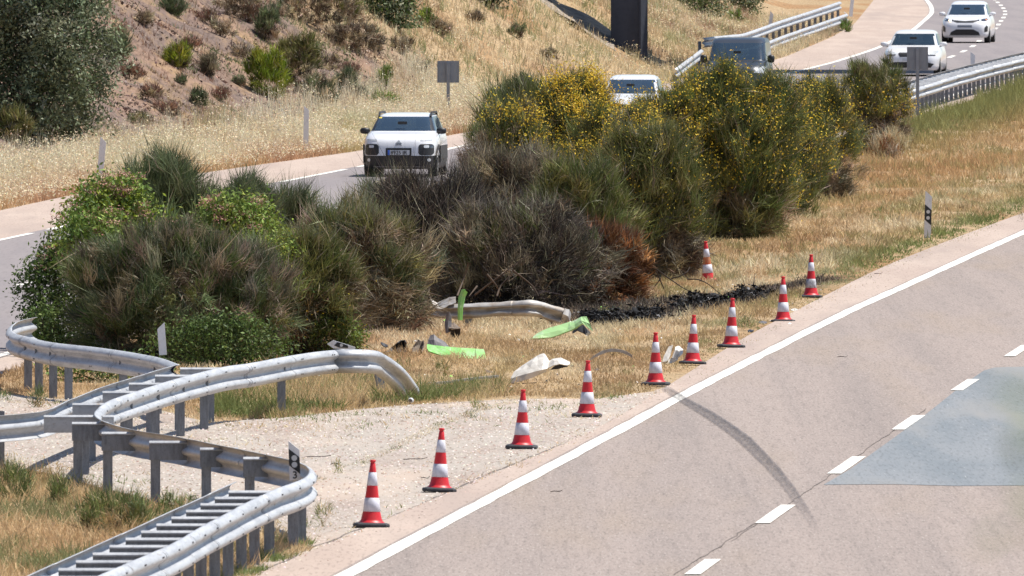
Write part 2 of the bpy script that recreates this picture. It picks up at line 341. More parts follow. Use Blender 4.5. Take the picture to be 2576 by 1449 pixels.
def box(name, a, b, m, parent=None, loc=None):
    (x0, y0, z0), (x1, y1, z1) = a, b
    return mesh(name, [(x0, y0, z0), (x1, y0, z0), (x1, y1, z0), (x0, y1, z0), (x0, y0, z1), (x1, y0, z1), (x1, y1, z1), (x0, y1, z1)],
                [(0, 3, 2, 1), (4, 5, 6, 7), (0, 1, 5, 4), (1, 2, 6, 5), (2, 3, 7, 6), (3, 0, 4, 7)], m, parent, loc=loc)
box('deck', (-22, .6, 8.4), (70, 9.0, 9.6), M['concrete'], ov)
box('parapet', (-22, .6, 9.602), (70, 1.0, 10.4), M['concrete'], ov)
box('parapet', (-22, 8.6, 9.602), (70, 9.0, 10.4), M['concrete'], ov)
# stone pitching up the slope below the deck
v = []; f = []; k = 0
for i in range(26):
    for j in range(9):
        y = 601.0 + j * 1.35; x = 3.3 - i * .34
        z = float(H(x, y)) + .10
        v.append((x + .08 * random.uniform(-1, 1), y + .25 * random.uniform(-1, 1), z + random.uniform(-.06, .10)))
        if i < 25 and j < 8: a = i * 9 + j; f.append((a, a + 1, a + 10, a + 9))
sp = mesh('stone_slope_paving', v, f, M['rubble']); tag(sp, 'rough brown stone paving running up the slope left of the dark pier', 'paving')

# ------------------------------------------------------------------ guardrails
WP = [(0.0, .155), (.018, .153), (.058, .128), (.080, .100), (.082, .075), (.055, .050), (.012, .022), (.004, 0.0), (.012, -.022), (.055, -.050), (.082, -.075), (.080, -.100), (.058, -.128), (.018, -.153), (0.0, -.155)]
def cr(pts, step=.5):
    """smooth 3D curve through points, resampled"""
    P = [np.array(p, float) for p in pts]; P = [2 * P[0] - P[1]] + P + [2 * P[-1] - P[-2]]; Q = []
    for i in range(1, len(P) - 2):
        p0, p1, p2, p3 = P[i - 1:i + 3]; n = max(2, int(np.linalg.norm(p2 - p1) / step))
        # centripetal-like: limit the tangents to the segment length
        l = np.linalg.norm(p2 - p1); t1 = (p2 - p0); t1 = t1 / (np.linalg.norm(t1) + 1e-9) * l; t2 = (p3 - p1); t2 = t2 / (np.linalg.norm(t2) + 1e-9) * l
        for k in range(n):
            t = k / n; Q.append((2 * t ** 3 - 3 * t * t + 1) * p1 + (t ** 3 - 2 * t * t + t) * t1 + (-2 * t ** 3 + 3 * t * t) * p2 + (t ** 3 - t * t) * t2)
    Q.append(P[-2]); return np.array(Q)
def beam(parent, Q, side, name='beam', m=None, lens=4.0, tilt=None, prof=WP, base=None, jag=0, thick=.006):
    """W-shaped steel band swept along Q (its mid height); side +1/-1 says on which hand the ridges bulge. Cut into lapped lengths."""
    base = np.array(base if base is not None else parent.location)
    d = np.linalg.norm(np.diff(Q, axis=0), axis=1); s = np.concatenate([[0], np.cumsum(d)]); n = max(1, int(round(s[-1] / lens)))
    T = np.gradient(Q, axis=0); T /= np.linalg.norm(T, axis=1)[:, None] + 1e-9
    for k in range(n):
        a, b = s[-1] * k / n, s[-1] * (k + 1) / n + (.16 if k < n - 1 else 0)
        ss = np.unique(np.concatenate([[a], s[(s > a) & (s < b)], [b]])); v = []; K = len(prof)
        for q in ss:
            c = np.array([np.interp(q, s, Q[:, j]) for j in range(3)]); t = np.array([np.interp(q, s, T[:, j]) for j in range(3)]); t /= np.linalg.norm(t)
            nrm = np.cross(t, [0, 0, 1]); nrm /= np.linalg.norm(nrm); nrm = nrm * side; up = np.array([0, 0, 1.0])
            if tilt is not None:
                th = np.interp(q / s[-1], *tilt); nrm, up = nrm * math.cos(th) - up * math.sin(th), up * math.cos(th) + nrm * math.sin(th)
            lap = .007 if (k % 2 == 0) else 0
            for (o, z) in prof:
                jz = jag * (.6 * vnoise(q * 1.7, z * 9, 5) + .4 * vnoise(q * 6, z * 15, 6) - .5); v.append(c - base + nrm * (o + lap + jz * .6) + up * (z + jz * .5))
        ns = len(ss)
        f = [(i * K + j, i * K + j + 1, (i + 1) * K + j + 1, (i + 1) * K + j) for i in range(ns - 1) for j in range(K - 1)]
        # a lip of real thickness: second skin
        v2 = [p for p in v]; off = thick
        for i in range(ns):
            t = T[0]
        o = mesh(name, v, f, m or M['galv'], parent, smooth=True)
        md = o.modifiers.new('steel', 'SOLIDIFY'); md.thickness = off; md.offset = 0
        if k < n - 1:
            sv = []; t = np.array([np.interp(b, s, T[:, j]) for j in range(3)]); t /= np.linalg.norm(t); nr = np.cross(t, [0, 0, 1]); nr = nr / np.linalg.norm(nr) * side
            c = np.array([np.interp(b - .02, s, Q[:, j]) for j in range(3)]) - base
            for (o_, z_) in prof:
                for e in (0, .022): sv.append(c + nr * (o_ + .0135) + t * e + np.array([0, 0, z_]))
            if tilt is None: mesh('lap_joint', sv, [(2 * j, 2 * j + 1, 2 * j + 3, 2 * j + 2) for j in range(K - 1)], M['bolt'], o)
    return s[-1]
def bolts(parent, Q, side, step=2.0, base=None):
    base = np.array(parent.location); d = np.linalg.norm(np.diff(Q, axis=0), axis=1); s = np.concatenate([[0], np.cumsum(d)]); v = []; f = []
    for q in np.arange(1, s[-1] - .3, step):
        for dz in (.102, -.098):
            for ds in (-.05, .05):
                c = np.array([np.interp(q + ds, s, Q[:, j]) for j in range(3)]); c2 = np.array([np.interp(q + ds + .05, s, Q[:, j]) for j in range(3)])
                t = c2 - c; t /= np.linalg.norm(t) + 1e-9; nn = np.cross(t, [0, 0, 1]) * side; nn /= np.linalg.norm(nn); c = c + nn * (.086 if dz > 0 else .086) + np.array([0, 0, dz]) - base
                k = len(v); r = .010
                for e in (0, 1):
                    for a in range(6): v.append(c + t * r * math.cos(a * PI / 3) + np.array([0, 0, 1]) * r * math.sin(a * PI / 3) + nn * .012 * e)
                f += [(k + a, k + (a + 1) % 6, k + 6 + (a + 1) % 6, k + 6 + a) for a in range(6)] + [tuple(k + 6 + a for a in range(6))]
    if v: mesh('bolt_row', v, f, M['bolt'], parent)
PI = math.pi
def cpost(parent, x, y, rz, h=.68, top_z=None, lean=(0, 0), name='post', w=.11, dep=.055, z0=None):
    """C-section post: web plus two flanges"""
    b = np.array(parent.location); g = float(H(x, y)) - .25 if z0 is None else z0; zt = top_z if top_z else g + .25 + h; v = []; f = []
    c, s = math.cos(rz), math.sin(rz)
    for (x0, y0, x1, y1) in ((-w / 2, -.004, w / 2, .004), (-w / 2, .004, -w / 2 + .006, dep), (w / 2 - .006, .004, w / 2, dep)):
        k = len(v)
        for z in (g, zt):
            for (u, q) in ((x0, y0), (x1, y0), (x1, y1), (x0, y1)):
                lx, ly = lean[0] * (z - g), lean[1] * (z - g)
                v.append((x + u * c - q * s + lx - b[0], y + u * s + q * c + ly - b[1], z - b[2]))
        f += [(k, k + 3, k + 2, k + 1), (k + 4, k + 5, k + 6, k + 7)] + [(k + i, k + (i + 1) % 4, k + 4 + (i + 1) % 4, k + 4 + i) for i in range(4)]
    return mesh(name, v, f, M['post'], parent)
def spacer(parent, A, B, z=.60, h=.20, w=.07, m=None):
    """C-shaped steel spacer lying between two points: dark web facing the camera, bright top flange"""
    b = np.array(parent.location); A = np.array(A[:2]); B = np.array(B[:2]); t = (B - A) / np.linalg.norm(B - A); n = np.array([-t[1], t[0]])
    if n[1] < 0: n = -n
    v = []; f = []
    for (o0, o1, z0, z1) in ((0, .006, z - h / 2, z + h / 2), (.0065, w, z + h / 2 - .012, z + h / 2), (.0065, w, z - h / 2, z - h / 2 + .006)):
        k = len(v)
        for zz in (z0, z1):
            for (E, o) in ((A, o0), (B, o0), (B, o1), (A, o1)):
                p = E + n * o; v.append((p[0] - b[0], p[1] - b[1], zz - b[2]))
        f += [(k, k + 3, k + 2, k + 1), (k + 4, k + 5, k + 6, k + 7)] + [(k + i, k + (i + 1) % 4, k + 4 + (i + 1) % 4, k + 4 + i) for i in range(4)]
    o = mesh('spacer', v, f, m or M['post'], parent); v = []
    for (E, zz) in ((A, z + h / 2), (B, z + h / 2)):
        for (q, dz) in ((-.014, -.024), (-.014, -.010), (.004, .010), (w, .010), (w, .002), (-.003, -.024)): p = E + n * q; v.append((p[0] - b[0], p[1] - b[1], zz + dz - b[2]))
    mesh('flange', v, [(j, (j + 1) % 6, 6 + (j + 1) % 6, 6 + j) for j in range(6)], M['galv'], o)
    return o
ZT = .75; ZM = ZT - .155
def rp(px, py, zt=ZT):
    p = hit(px, py, h=zt); p[2] = p[2] - zt + ZM + (zt - ZT); return p
def off(Q, f): return Q
# (1) near barrier with the hooked end
C1 = [rp(*p) for p in [(-160, 1640), (60, 1536), (244, 1449), (414, 1376), (548, 1302), (690, 1231)]] + [rp(755, 1208), rp(776, 1192), rp(771, 1176), rp(750, 1164), rp(732, 1158)]
Q1 = cr(C1, .4)
g1 = empty('guardrail', tuple(hit(600, 1420)), 0, 'nearest crash barrier, a ladder of cross plates ending in a rounded nose', 'guardrail', 'steel crash barriers')
beam(g1, Q1, 1, jag=.005)
C2 = [rp(*p) for p in [(-320, 1640), (83, 1445), (295, 1350), (446, 1281), (598, 1212)]]
beam(g1, cr(C2, 1.0), -1); bolts(g1, Q1, 1)
y = 152.0; yy = []
P1 = np.array(C1[:7]); P2 = np.array(C2)
P1 = P1[np.argsort(P1[:, 1])]; P2 = P2[np.argsort(P2[:, 1])]
while y < P2[-1, 1] - .1:
    a = np.interp(y, P2[:, 1], P2[:, 0]); b = np.interp(y, P1[:, 1], P1[:, 0]); spacer(g1, (a + .02, y), (b - .012, y))
    cpost(g1, b - .13, y + .09, 0, top_z=.66); y += 2.0
for (x_, y_) in ((-2.33, 202.8), (-2.26, 204.4)): cpost(g1, x_, y_, 0, top_z=.66)
# (2) the long S-shaped one: from the nose back to the left, round a hook, then to the torn end
C3 = [rp(732, 1158), rp(584, 1127), rp(442, 1099), rp(331, 1081), rp(275, 1066), rp(243, 1052), rp(235, 1042), rp(245, 1028), rp(275, 1008), rp(322, 991), rp(460, 948), rp(529, 931), rp(575, 921), rp(621, 915), rp(750, 892), rp(864, 879), rp(925, 880)]
e1 = at(930, 879, C3[-1][1] + .6); C3[-1] = rp(922, 880)
P_end = C3[-1]
tail = [at(960, 912, P_end[1] + 1.2), at(1002, 944, P_end[1] + 2.0), at(1032, 985, P_end[1] + 2.6)]
Q3 = cr(C3, .35); g2 = empty('guardrail', tuple(hit(453, 1083)), 0, 'long S-shaped crash barrier crossing the pale paving to a torn bent-down end', 'guardrail', 'steel crash barriers')
beam(g2, Q3, 1, jag=.008); bolts(g2, Q3, 1, 2.2)
# torn end: twists outwards and drops to the ground
Qt = cr([Q3[-4] + np.array([0, -.012, 0]), C3[-1] + np.array([0, -.012, 0])] + [t + np.array([0, 0, -.05]) for t in tail], .2)
beam(g2, Qt, 1, tilt=([0, .35, 1], [0, .12, .6]), jag=.015)
for i, (bx, by) in enumerate([(196, 1214.6), (271, 1242), (391, 1267), (519, 1286), (628, 1312)]):
    q = hit(bx, by); k = np.argmin(np.abs(Q3[:60, 1] - q[1])) if False else None
    cpost(g2, q[0], q[1], 0, top_z=.66)
    a = (q[0] + .02, q[1] - .012); spacer(g2, (q[0] - .07, q[1] - .02), (q[0] + .36, q[1] - .02), h=.21)
Qfar = Q3[np.argmin(Q3[:, 0]) + 2:]
for bx in (324, 390, 453, 515, 709):
    u = PW / 2 + Qfar[:, 0] / Qfar[:, 1] * FPX; q = Qfar[np.argmin(np.abs(u - bx))]; cpost(g2, q[0], q[1] + .13, 0, top_z=.68)
q = hit(962, 989); cpost(g2, q[0], q[1], .3, top_z=.5, lean=(-.17, .0), z0=0)
box('bent_bracket', (-.02, 0, 0), (.12, .05, .05), M['post'], g2, loc=tuple(at(925, 935, q[1]) - np.array(g2.location)))
# (3) its partner on the left, laddered to it, turning at a point into the rail under the bushes
g3 = empty('guardrail', tuple(hit(180, 1140)), 0, 'left crash barrier seen from behind, its cross plates reaching the S-shaped rail', 'guardrail', 'steel crash barriers')
C4 = [rp(-300, 1075), rp(-120, 1058), rp(0, 1046), rp(105, 1036), rp(179, 1006), rp(255, 976), rp(387, 935), rp(450, 917)]
beam(g3, cr(C4, .8), -1)
P4 = np.array(C4)
for (lx, ly) in [(107, 1036), (179, 1006), (255, 976), (321, 955), (387, 935), (450, 917)]:
    a = rp(lx, ly); b = None
    far = Q3[30:]; k = np.argmin(np.abs(far[:, 1] - a[1]) + 10 * (far[:, 0] < a[0])); b = far[k]
    if a[1] > 228: spacer(g3, (a[0] + .015, a[1]), (b[0] - .012, a[1]), h=.2, m=M['galv'])
    else: spacer(g3, (a[0] + .015, a[1]), (a[0] + .85, a[1]), h=.2, m=M['galv'])
    cpost(g3, (a[0] + b[0]) / 2 if a[1] > 228 else a[0] + .5, a[1] + .06, 0, top_z=.66)
q = hit(4, 1180); cpost(g3, q[0] - .01, q[1], 0, top_z=.70, w=.09)
# (4) hairpin rail under the left bush
g4 = empty('guardrail', tuple(hit(180, 980)), 0, 'crash barrier at far left curling round under the big green bush', 'guardrail', 'steel crash barriers')
C5 = [rp(453, 918), rp(396, 899), rp(258, 876), rp(133, 862), rp(70, 848), rp(42, 840), rp(30, 828), rp(38, 815), rp(60, 805), rp(95, 798)]
Q5 = cr(C5, .5); beam(g4, Q5, -1 if False else -1); bolts(g4, Q5, -1, 4.0)
def onrail(Q, bx):
    u = PW / 2 + Q[:, 0] / Q[:, 1] * FPX; k = np.argmin(np.abs(u - bx)); return Q[k]
for bx in (69, 100, 128, 180, 301, 400):
    q = onrail(Q5[:int(len(Q5) * .62)], bx); cpost(g4, q[0], q[1] + .12, 0, top_z=.62)
# (5) far median barrier, double
g5 = empty('guardrail', tuple(hit(2313, 279)), 0, 'distant double crash barrier along the inner side of the curving far road', 'guardrail', 'steel crash barriers')
yy = np.arange(527, 700, 4.0)
fb = np.array([rp(2180, 262), rp(2250, 240), rp(2313, 219), rp(2400, 192), rp(2490, 168), rp(2576, 147), rp(2680, 124)]); fb = fb[np.argsort(fb[:, 1])]
fx = lambda y: np.interp(y, fb[:, 1], fb[:, 0])
fy0, fy1 = fb[0, 1], fb[-1, 1]; yy = np.arange(fy0, fy1, 4.0)
Qf = np.stack([fx(yy), yy, zr(yy) + ZM], -1); beam(g5, Qf, 1, lens=8)
Qg = np.stack([fx(yy) - .75, yy, zr(yy) + ZM + .02], -1); beam(g5, Qg, -1, lens=8)
for y in np.arange(fy0 + .5, fy1, 2.0):
    z = float(zr(y)); o = spacer(g5, (fx(y) - .74, y), (fx(y) - .01, y), z=z + .60)
    cpost(g5, fx(y) - .3, y, 0, top_z=z + .68)
# (6) barrier beyond the far road: two bands, one above the other
g6 = empty('guardrail', tuple(hit(1950, 130)), 0, 'distant crash barrier with two stacked bands on the verge behind the van', 'guardrail', 'steel crash barriers')
vb = [(1690, 196, 597), (1765, 150, 604), (1830, 104, 620), (1870, 96, 634), (1960, 64, 668), (2040, 38, 700), (2112, 14, 730)]
hi = np.array([at(*p) for p in vb[1:]]); lo = hi.copy()
Qh = cr([at(1696, 186, 590), at(1763, 136, 604)] , 2); beam(g6, Qh, 1, lens=20)
Qh = cr([at(1765, 108, 608), at(1790, 105, 612), at(1838, 100, 621)] + [at(*p) for p in vb[3:]], 2); beam(g6, Qh, 1, lens=10)
Ql = Qh.copy(); Ql[:, 2] -= .47; Ql[:, 0] += .25; Ql = np.vstack([Ql, at(2122, 40, 732)[None]]); beam(g6, Ql, 1, lens=10)
for q in Qh[::3]: 
    g = float(H(q[0], q[1] + .1)); cpost(g6, q[0] - .06, q[1] + .1, 0, top_z=q[2] + .05)
# ------------------------------------------------------------------ traffic cones
M['red'] = mat('cone_red', (.62, .016, .022), .45, noise=[((9, 9, 9), 3, (.46, .016, .02), .45, .7), ((30, 30, 20), 4, (.5, .12, .09), .60, .8)])
M['band'] = mat('cone_retroreflective_white', (.66, .655, .72), .5, noise=[((14, 14, 6), 5, (.46, .44, .47), .45, .75), ((50, 50, 50), 3, .7, .58, .75)])
M['dirty_band'] = mat('cone_white_sooty', (.55, .545, .58), .6, noise=[((16, 16, 12), 4, (.22, .21, .22), .42, .62)])
M['faded'] = mat('cone_faded_orange', (.50, .10, .03), .6, noise=[((12, 12, 8), 4, (.42, .22, .10), .45, .6)])
M['rubber'] = mat('black_rubber', (.028, .028, .033), .65, noise=[((12, 12, 20), 4, (.07, .07, .075), .5, .75)])
def lathe(name, prof, m, parent, seg=28, closed=False):
    v = []; f = []; K = len(prof)
    for i in range(seg):
        a = 2 * PI * i / seg
        for r, z in prof: v.append((r * math.cos(a), r * math.sin(a), z))
    for i in range(seg):
        j = (i + 1) % seg
        for k in range(K - 1): f.append((i * K + k, j * K + k, j * K + k + 1, i * K + k + 1))
    if prof[-1][0] > 1e-4 and closed: f.append(tuple(i * K + K - 1 for i in range(seg)))
    return mesh(name, v, f, m, parent, smooth=True)
def make_cone(mats):
    red, b1, mid, b2, low = mats
    t = empty('traffic_cone', (0, 0, 0))
    r = lambda z: .028 + (.72 - z) * .126        # straight flank
    z0 = .045
    lathe('cone_body', [(.150, z0), (.146, z0 + .010), (.130, z0 + .018), (.118, z0 + .040), (r(.172), .172)], low, t)
    lathe('reflective_band', [(r(.1715), .1725), (r(.174) + .002, .174), (r(.326) + .002, .326), (r(.328), .327)], b2, t)
    lathe('cone_body', [(r(.3275), .3275), (r(.464), .463)], mid, t)
    lathe('reflective_band', [(r(.4645), .4635), (r(.466) + .002, .465), (r(.610) + .002, .610), (r(.612), .611)], b1, t)
    lathe('cone_tip', [(r(.612), .6115), (r(.71), .710), (r(.715) - .004, .714), (.024, .722), (.033, .727), (.032, .748), (.022, .751), (.020, .72)], red, t)
    # eight sided rubber foot with rounded lip
    k = 8; v = []; f = []
    hw = .200
    for (s, z) in ((.97, 0), (1.0, .008), (1.0, .028), (.965, .040), (.80, .047), (.70, .049)):
        for (x, y) in ((-1, -.78), (-.78, -1), (.78, -1), (1, -.78), (1, .78), (.78, 1), (-.78, 1), (-1, .78)): v.append((x * hw * s, y * hw * s, z))
    for i in range(5):
        for j in range(8): f.append((i * 8 + j, i * 8 + (j + 1) % 8, i * 8 + 8 + (j + 1) % 8, i * 8 + 8 + j))
    f.append(tuple(range(40, 48))); mesh('base', v, f, M['rubber'], t)
    return t
def dup(root, loc, rz):
    r = root.copy(); COL.objects.link(r); r.location = loc; r.rotation_euler[2] = rz
    for ch in list(root.children):
        c = ch.copy(); COL.objects.link(c); c.parent = r
    return r
norm = (M['red'], M['band'], M['red'], M['band'], M['red'])
cones = [(934, 1327, 169, 'nearest red and white cone, standing alone just right of the barrier nose'),
         (1105, 1238, 160, 'second nearest red and white cone, on gravelly paving beside the white line'),
         (1312, 1129, 148, 'third nearest red and white cone, at the end of a line of dry tufts'),
         (1476, 1049, 141, 'fourth nearest red and white cone, in front of the upright curved trim strip'),
         (1649, 970, 133, 'red and white cone standing where the dark tyre mark begins'),
         (1742, 917, 124, 'red and white cone just right of the splintered white plastic'),
         (1839, 875, 124, 'red and white cone between dead bush debris and the white line, seventh in the row'),
         (1970, 808, 116, 'red and white cone on the shoulder edge, last but one in the row'),
         (2040, 749, 109, 'furthest cone of the row, its lower band sooty, in scorched grass')]
c0 = make_cone(norm); c0.name = 'traffic_cone'
for i, (px, py, h, lab) in enumerate(cones):
    q = hit(px, py); s = h / FPX * q[1] / .75; g = float(H(q[0], q[1])) if i > 6 else q[2] + .006
    if i == 0: o = c0; o.location = (q[0], q[1], q[2] + .006); o.rotation_euler[2] = .05
    elif i == 8: o = make_cone((M['red'], M['band'], M['red'], M['dirty_band'], M['red'])); o.location = (q[0], q[1], g)
    else: o = dup(c0, (q[0], q[1], g), random.uniform(-.12, .12))
    o.scale = (s, s, s); o.rotation_euler[0] += random.uniform(-.02, .02); o.rotation_euler[1] += random.uniform(-.025, .025); tag(o, lab, 'traffic cone', 'cones set out along the road edge')
o = make_cone((M['red'], M['band'], M['faded'], M['band'], M['red'])); q = hit(1782, 703); o.location = (q[0], q[1], float(H(q[0], q[1])) - .02); o.scale = (.96, .96, .96)
o.rotation_euler = (0, -.07, .3); tag(o, 'lone leaning cone half sunk in dry grass at the foot of the yellow bushes', 'traffic cone')

# ------------------------------------------------------------------ marker posts and signs
def text(name, s, size, m, parent, loc, rot=(PI / 2, 0, 0), bold=0.0):
    cu = bpy.data.curves.new(name, 'FONT'); cu.body = s; cu.size = size; cu.extrude = .0015; cu.offset = bold
    o = bpy.data.objects.new(name, cu); COL.objects.link(o); dg = bpy.context.evaluated_depsgraph_get()
    me = bpy.data.meshes.new_from_object(o.evaluated_get(dg)); bpy.data.objects.remove(o); me.materials.clear(); me.materials.append(m)
    t = link(name, me, parent, loc); t.rotation_euler = rot; return t
def slab(name, poly, y0, y1, m, parent):
    """an outline in x,z given thickness in y"""
    k = len(poly); v = [(x, y0, z) for x, z in poly] + [(x, y1, z) for x, z in poly]
    f = [tuple(range(k)), tuple(range(k, 2 * k))[::-1]] + [(i, k + i, k + (i + 1) % k, (i + 1) % k) for i in range(k)]
    return mesh(name, v, f, m, parent)
def disc(name, x, z, y, r, m, parent, seg=14):
    return slab(name, [(x + r * math.cos(a * 2 * PI / seg), z + r * math.sin(a * 2 * PI / seg)) for a in range(seg)], y - .004, y, m, parent)
def marker(loc, h, w, label, rz=0, lean=(0, 0), black=None, digit=None, high_left=True, z0=-.1):
    t = empty('marker_post', loc, rz, label, 'marker post'); t.rotation_euler[0] = lean[0]; t.rotation_euler[1] = lean[1]
    a, b = (h, h - w * .85) if high_left else (h - w * .85, h)
    slab('post_body', [(-w / 2, z0), (w / 2, z0), (w / 2, b), (-w / 2, a)], -.006, .045, M['white'], t)
    slab('post_rib', [(-w * .12, z0), (w * .12, z0), (w * .12, h - w), (-w * .12, h - w)], .046, .06, M['white'], t)
    if black:
        zt, zb = black; s = w * .85
        slab('black_panel', [(-w / 2 - .001, zb), (w / 2 + .001, zb - s), (w / 2 + .001, zt - s), (-w / 2 - .001, zt)], -.010, -.0065, M['black'], t)
        for k in (.30, .70): disc('reflector', 0, zb + (zt - zb) * k - s / 2, -.0105, w * .27, M['reflector'], t)
    if digit: text('digit', digit, w * .95, M['black'], t, (-w * .22, -.0075, z0 + .02), bold=.002)
    return t
def mk(px, base, top, wpx, label, yoff=0, **kw):
    q = hit(px, base, surf='t'); q[1] += yoff
    if yoff: q = at(px, base, q[1])
    k = FPX / q[1]; return marker(tuple(q), (base - top) / k, wpx / k, label, **kw)
q = at(742, 1208, 207.4); k = FPX / 207.4
marker(tuple(q), 99 / k, 27 / k, 'short marker post numbered 3 with two reflectors, on the nose of the near barrier', black=(80 / k, 38 / k), digit='3', z0=0.0, lean=(0, -.03))
mk(2333, 598, 480, 17, 'white marker post with black panel and two reflectors, in green grass by the near road', black=(83 * 376 / FPX, 45 * 376 / FPX), lean=(0, .03), z0=-.1)
mk(769, 376, 266, 13, 'plain white marker post in pale oats, left of the nearest white car', lean=(0, .02), yoff=-2)
mk(252, 432, 344, 16, 'plain white marker post leaning by the grey-green tree', lean=(0, .10), yoff=-9)
q = at(410, 893, 253.2); k = FPX / 253.2; marker(tuple(q), 82 / k, 19 / k, 'white marker post with slanted top, fixed to the curled barrier below the big left bush', lean=(0, -.07), z0=0, high_left=False)
q = at(2447, 172, 588); k = FPX / 588; marker(tuple(q), 42 / k, 11 / k, 'small marker post on the far double barrier, right of the cars', z0=0)
q = at(1937, 64, 672); k = FPX / 672; marker(tuple(q), 36 / k, 9 / k, 'grey marker post behind the two-band barrier, left one', z0=-.2, lean=(0, .15))
q = at(2142, 22, 735); k = FPX / 735; marker(tuple(q), 36 / k, 9 / k, 'grey marker post at the far end of the two-band barrier', z0=-.3, lean=(0, .1))
# the knocked over one beside the torn barrier
t = empty('marker_post', tuple(at(857, 868, 261)), 0, 'knocked-over white marker post lying on the ground behind the torn barrier', 'marker post')
slab('post_body', [(-.185, .015), (-.10, .065), (.20, -.03), (.20, -.075), (-.10, -.045)], -.02, .05, M['white'], t)
slab('black_panel', [(-.09, -.005), (-.045, .042), (.10, -.005), (.10, -.04), (-.02, -.035)], -.026, -.0205, M['black'], t)
disc('reflector', .01, -.003, -.0265, .022, M['reflector'], t)
def signpost(px, base, top, x0, x1, pbot, label, cat='road sign', Y=None):
    q = hit((x0 + x1) / 2, base, surf='t') if Y is None else at(px, base, Y); k = FPX / q[1]
    t = empty('road_sign', tuple(q), 0, label, cat); w = (x1 - x0) / k; hb = (base - pbot) / k; ht = (base - top) / k
    slab('sign_panel', [(-w / 2, hb), (w / 2, hb), (w / 2, ht), (-w / 2, ht)], -.035, -.005, M['signback'], t)
    for e in (-w / 2, w / 2 - .02): slab('panel_flange', [(e, hb), (e + .02, hb), (e + .02, ht), (e, ht)], -.06, -.0355, M['signback'], t)
    slab('mounting_channel', [(-.05, hb + .03), (.05, hb + .03), (.05, ht - .03), (-.05, ht - .03)], -.065, -.0355, M['signback'], t)
    box('pole', (-.045, -.13, -.3), (.045, -.066, ht - .06), M['signback'], t)
    return t
a = signpost(1129, 300, 153, 1100, 1155, 208, 'grey back of a square road sign in dry grass right of the nearest car'); a.rotation_euler[1] = -.0
signpost(2308, 262, 118, 2280, 2333, 176, 'grey back of a square road sign standing in front of the far white car', Y=524)

# ------------------------------------------------------------------ cars
M['cwhite'] = mat('white_car_paint', (.72, .72, .735), .32, coat=.6)
M['cgrey'] = mat('slate_car_paint', (.035, .042, .055), .35, metal=.2, coat=.2)
M['cblack'] = mat('black_car_trim', (.012, .012, .014), .5)
M['tyre'] = mat('tyre_rubber', (.015, .015, .015), .8)
M['rim'] = mat('alloy_rim', (.30, .30, .31), .4, metal=.8)
M['lamp'] = mat('headlamp_lens', (.55, .57, .58), .12, coat=.8)
M['lamp_dark'] = mat('smoked_lamp_lens', (.03, .03, .034), .15, coat=.8)
M['dgrey'] = mat('grey_plastic_trim', (.12, .11, .115), .6, noise=[((10, 10, 10), 4, (.20, .18, .17), .5, .7)])
M['chrome'] = mat('chrome', (.7, .7, .72), .15, metal=1)
M['plate'] = mat('number_plate', (.55, .555, .57), .4)
M['plate_blue'] = mat('number_plate_blue', (.02, .12, .55), .4)
M['seat'] = mat('seat_fabric', (.16, .16, .15), .9)
M['lit'] = mat('lit_lamp', (1, .75, .4), .4); e = M['lit'].node_tree.nodes['Principled BSDF']; e.inputs['Emission Color'].default_value = (1, .72, .38, 1); e.inputs['Emission Strength'].default_value = 3.0
M['orange'] = mat('orange_indicator', (.8, .25, .03), .3)
m = bpy.data.materials.new('car_glass'); m.use_nodes = True; n = m.node_tree; L = n.links; b = n.nodes['Principled BSDF']
b.inputs['Base Color'].default_value = (.03, .055, .09, 1); b.inputs['Roughness'].default_value = .06; b.inputs['Specular IOR Level'].default_value = .65
tr = n.nodes.new('ShaderNodeBsdfTransparent'); tr.inputs[0].default_value = (.55, .66, .70, 1); ms = n.nodes.new('ShaderNodeMixShader'); ms.inputs[0].default_value = .78
L.new(tr.outputs[0], ms.inputs[1]); L.new(b.outputs[0], ms.inputs[2]); L.new(ms.outputs[0], n.nodes['Material Output'].inputs[0]); M['glass'] = m
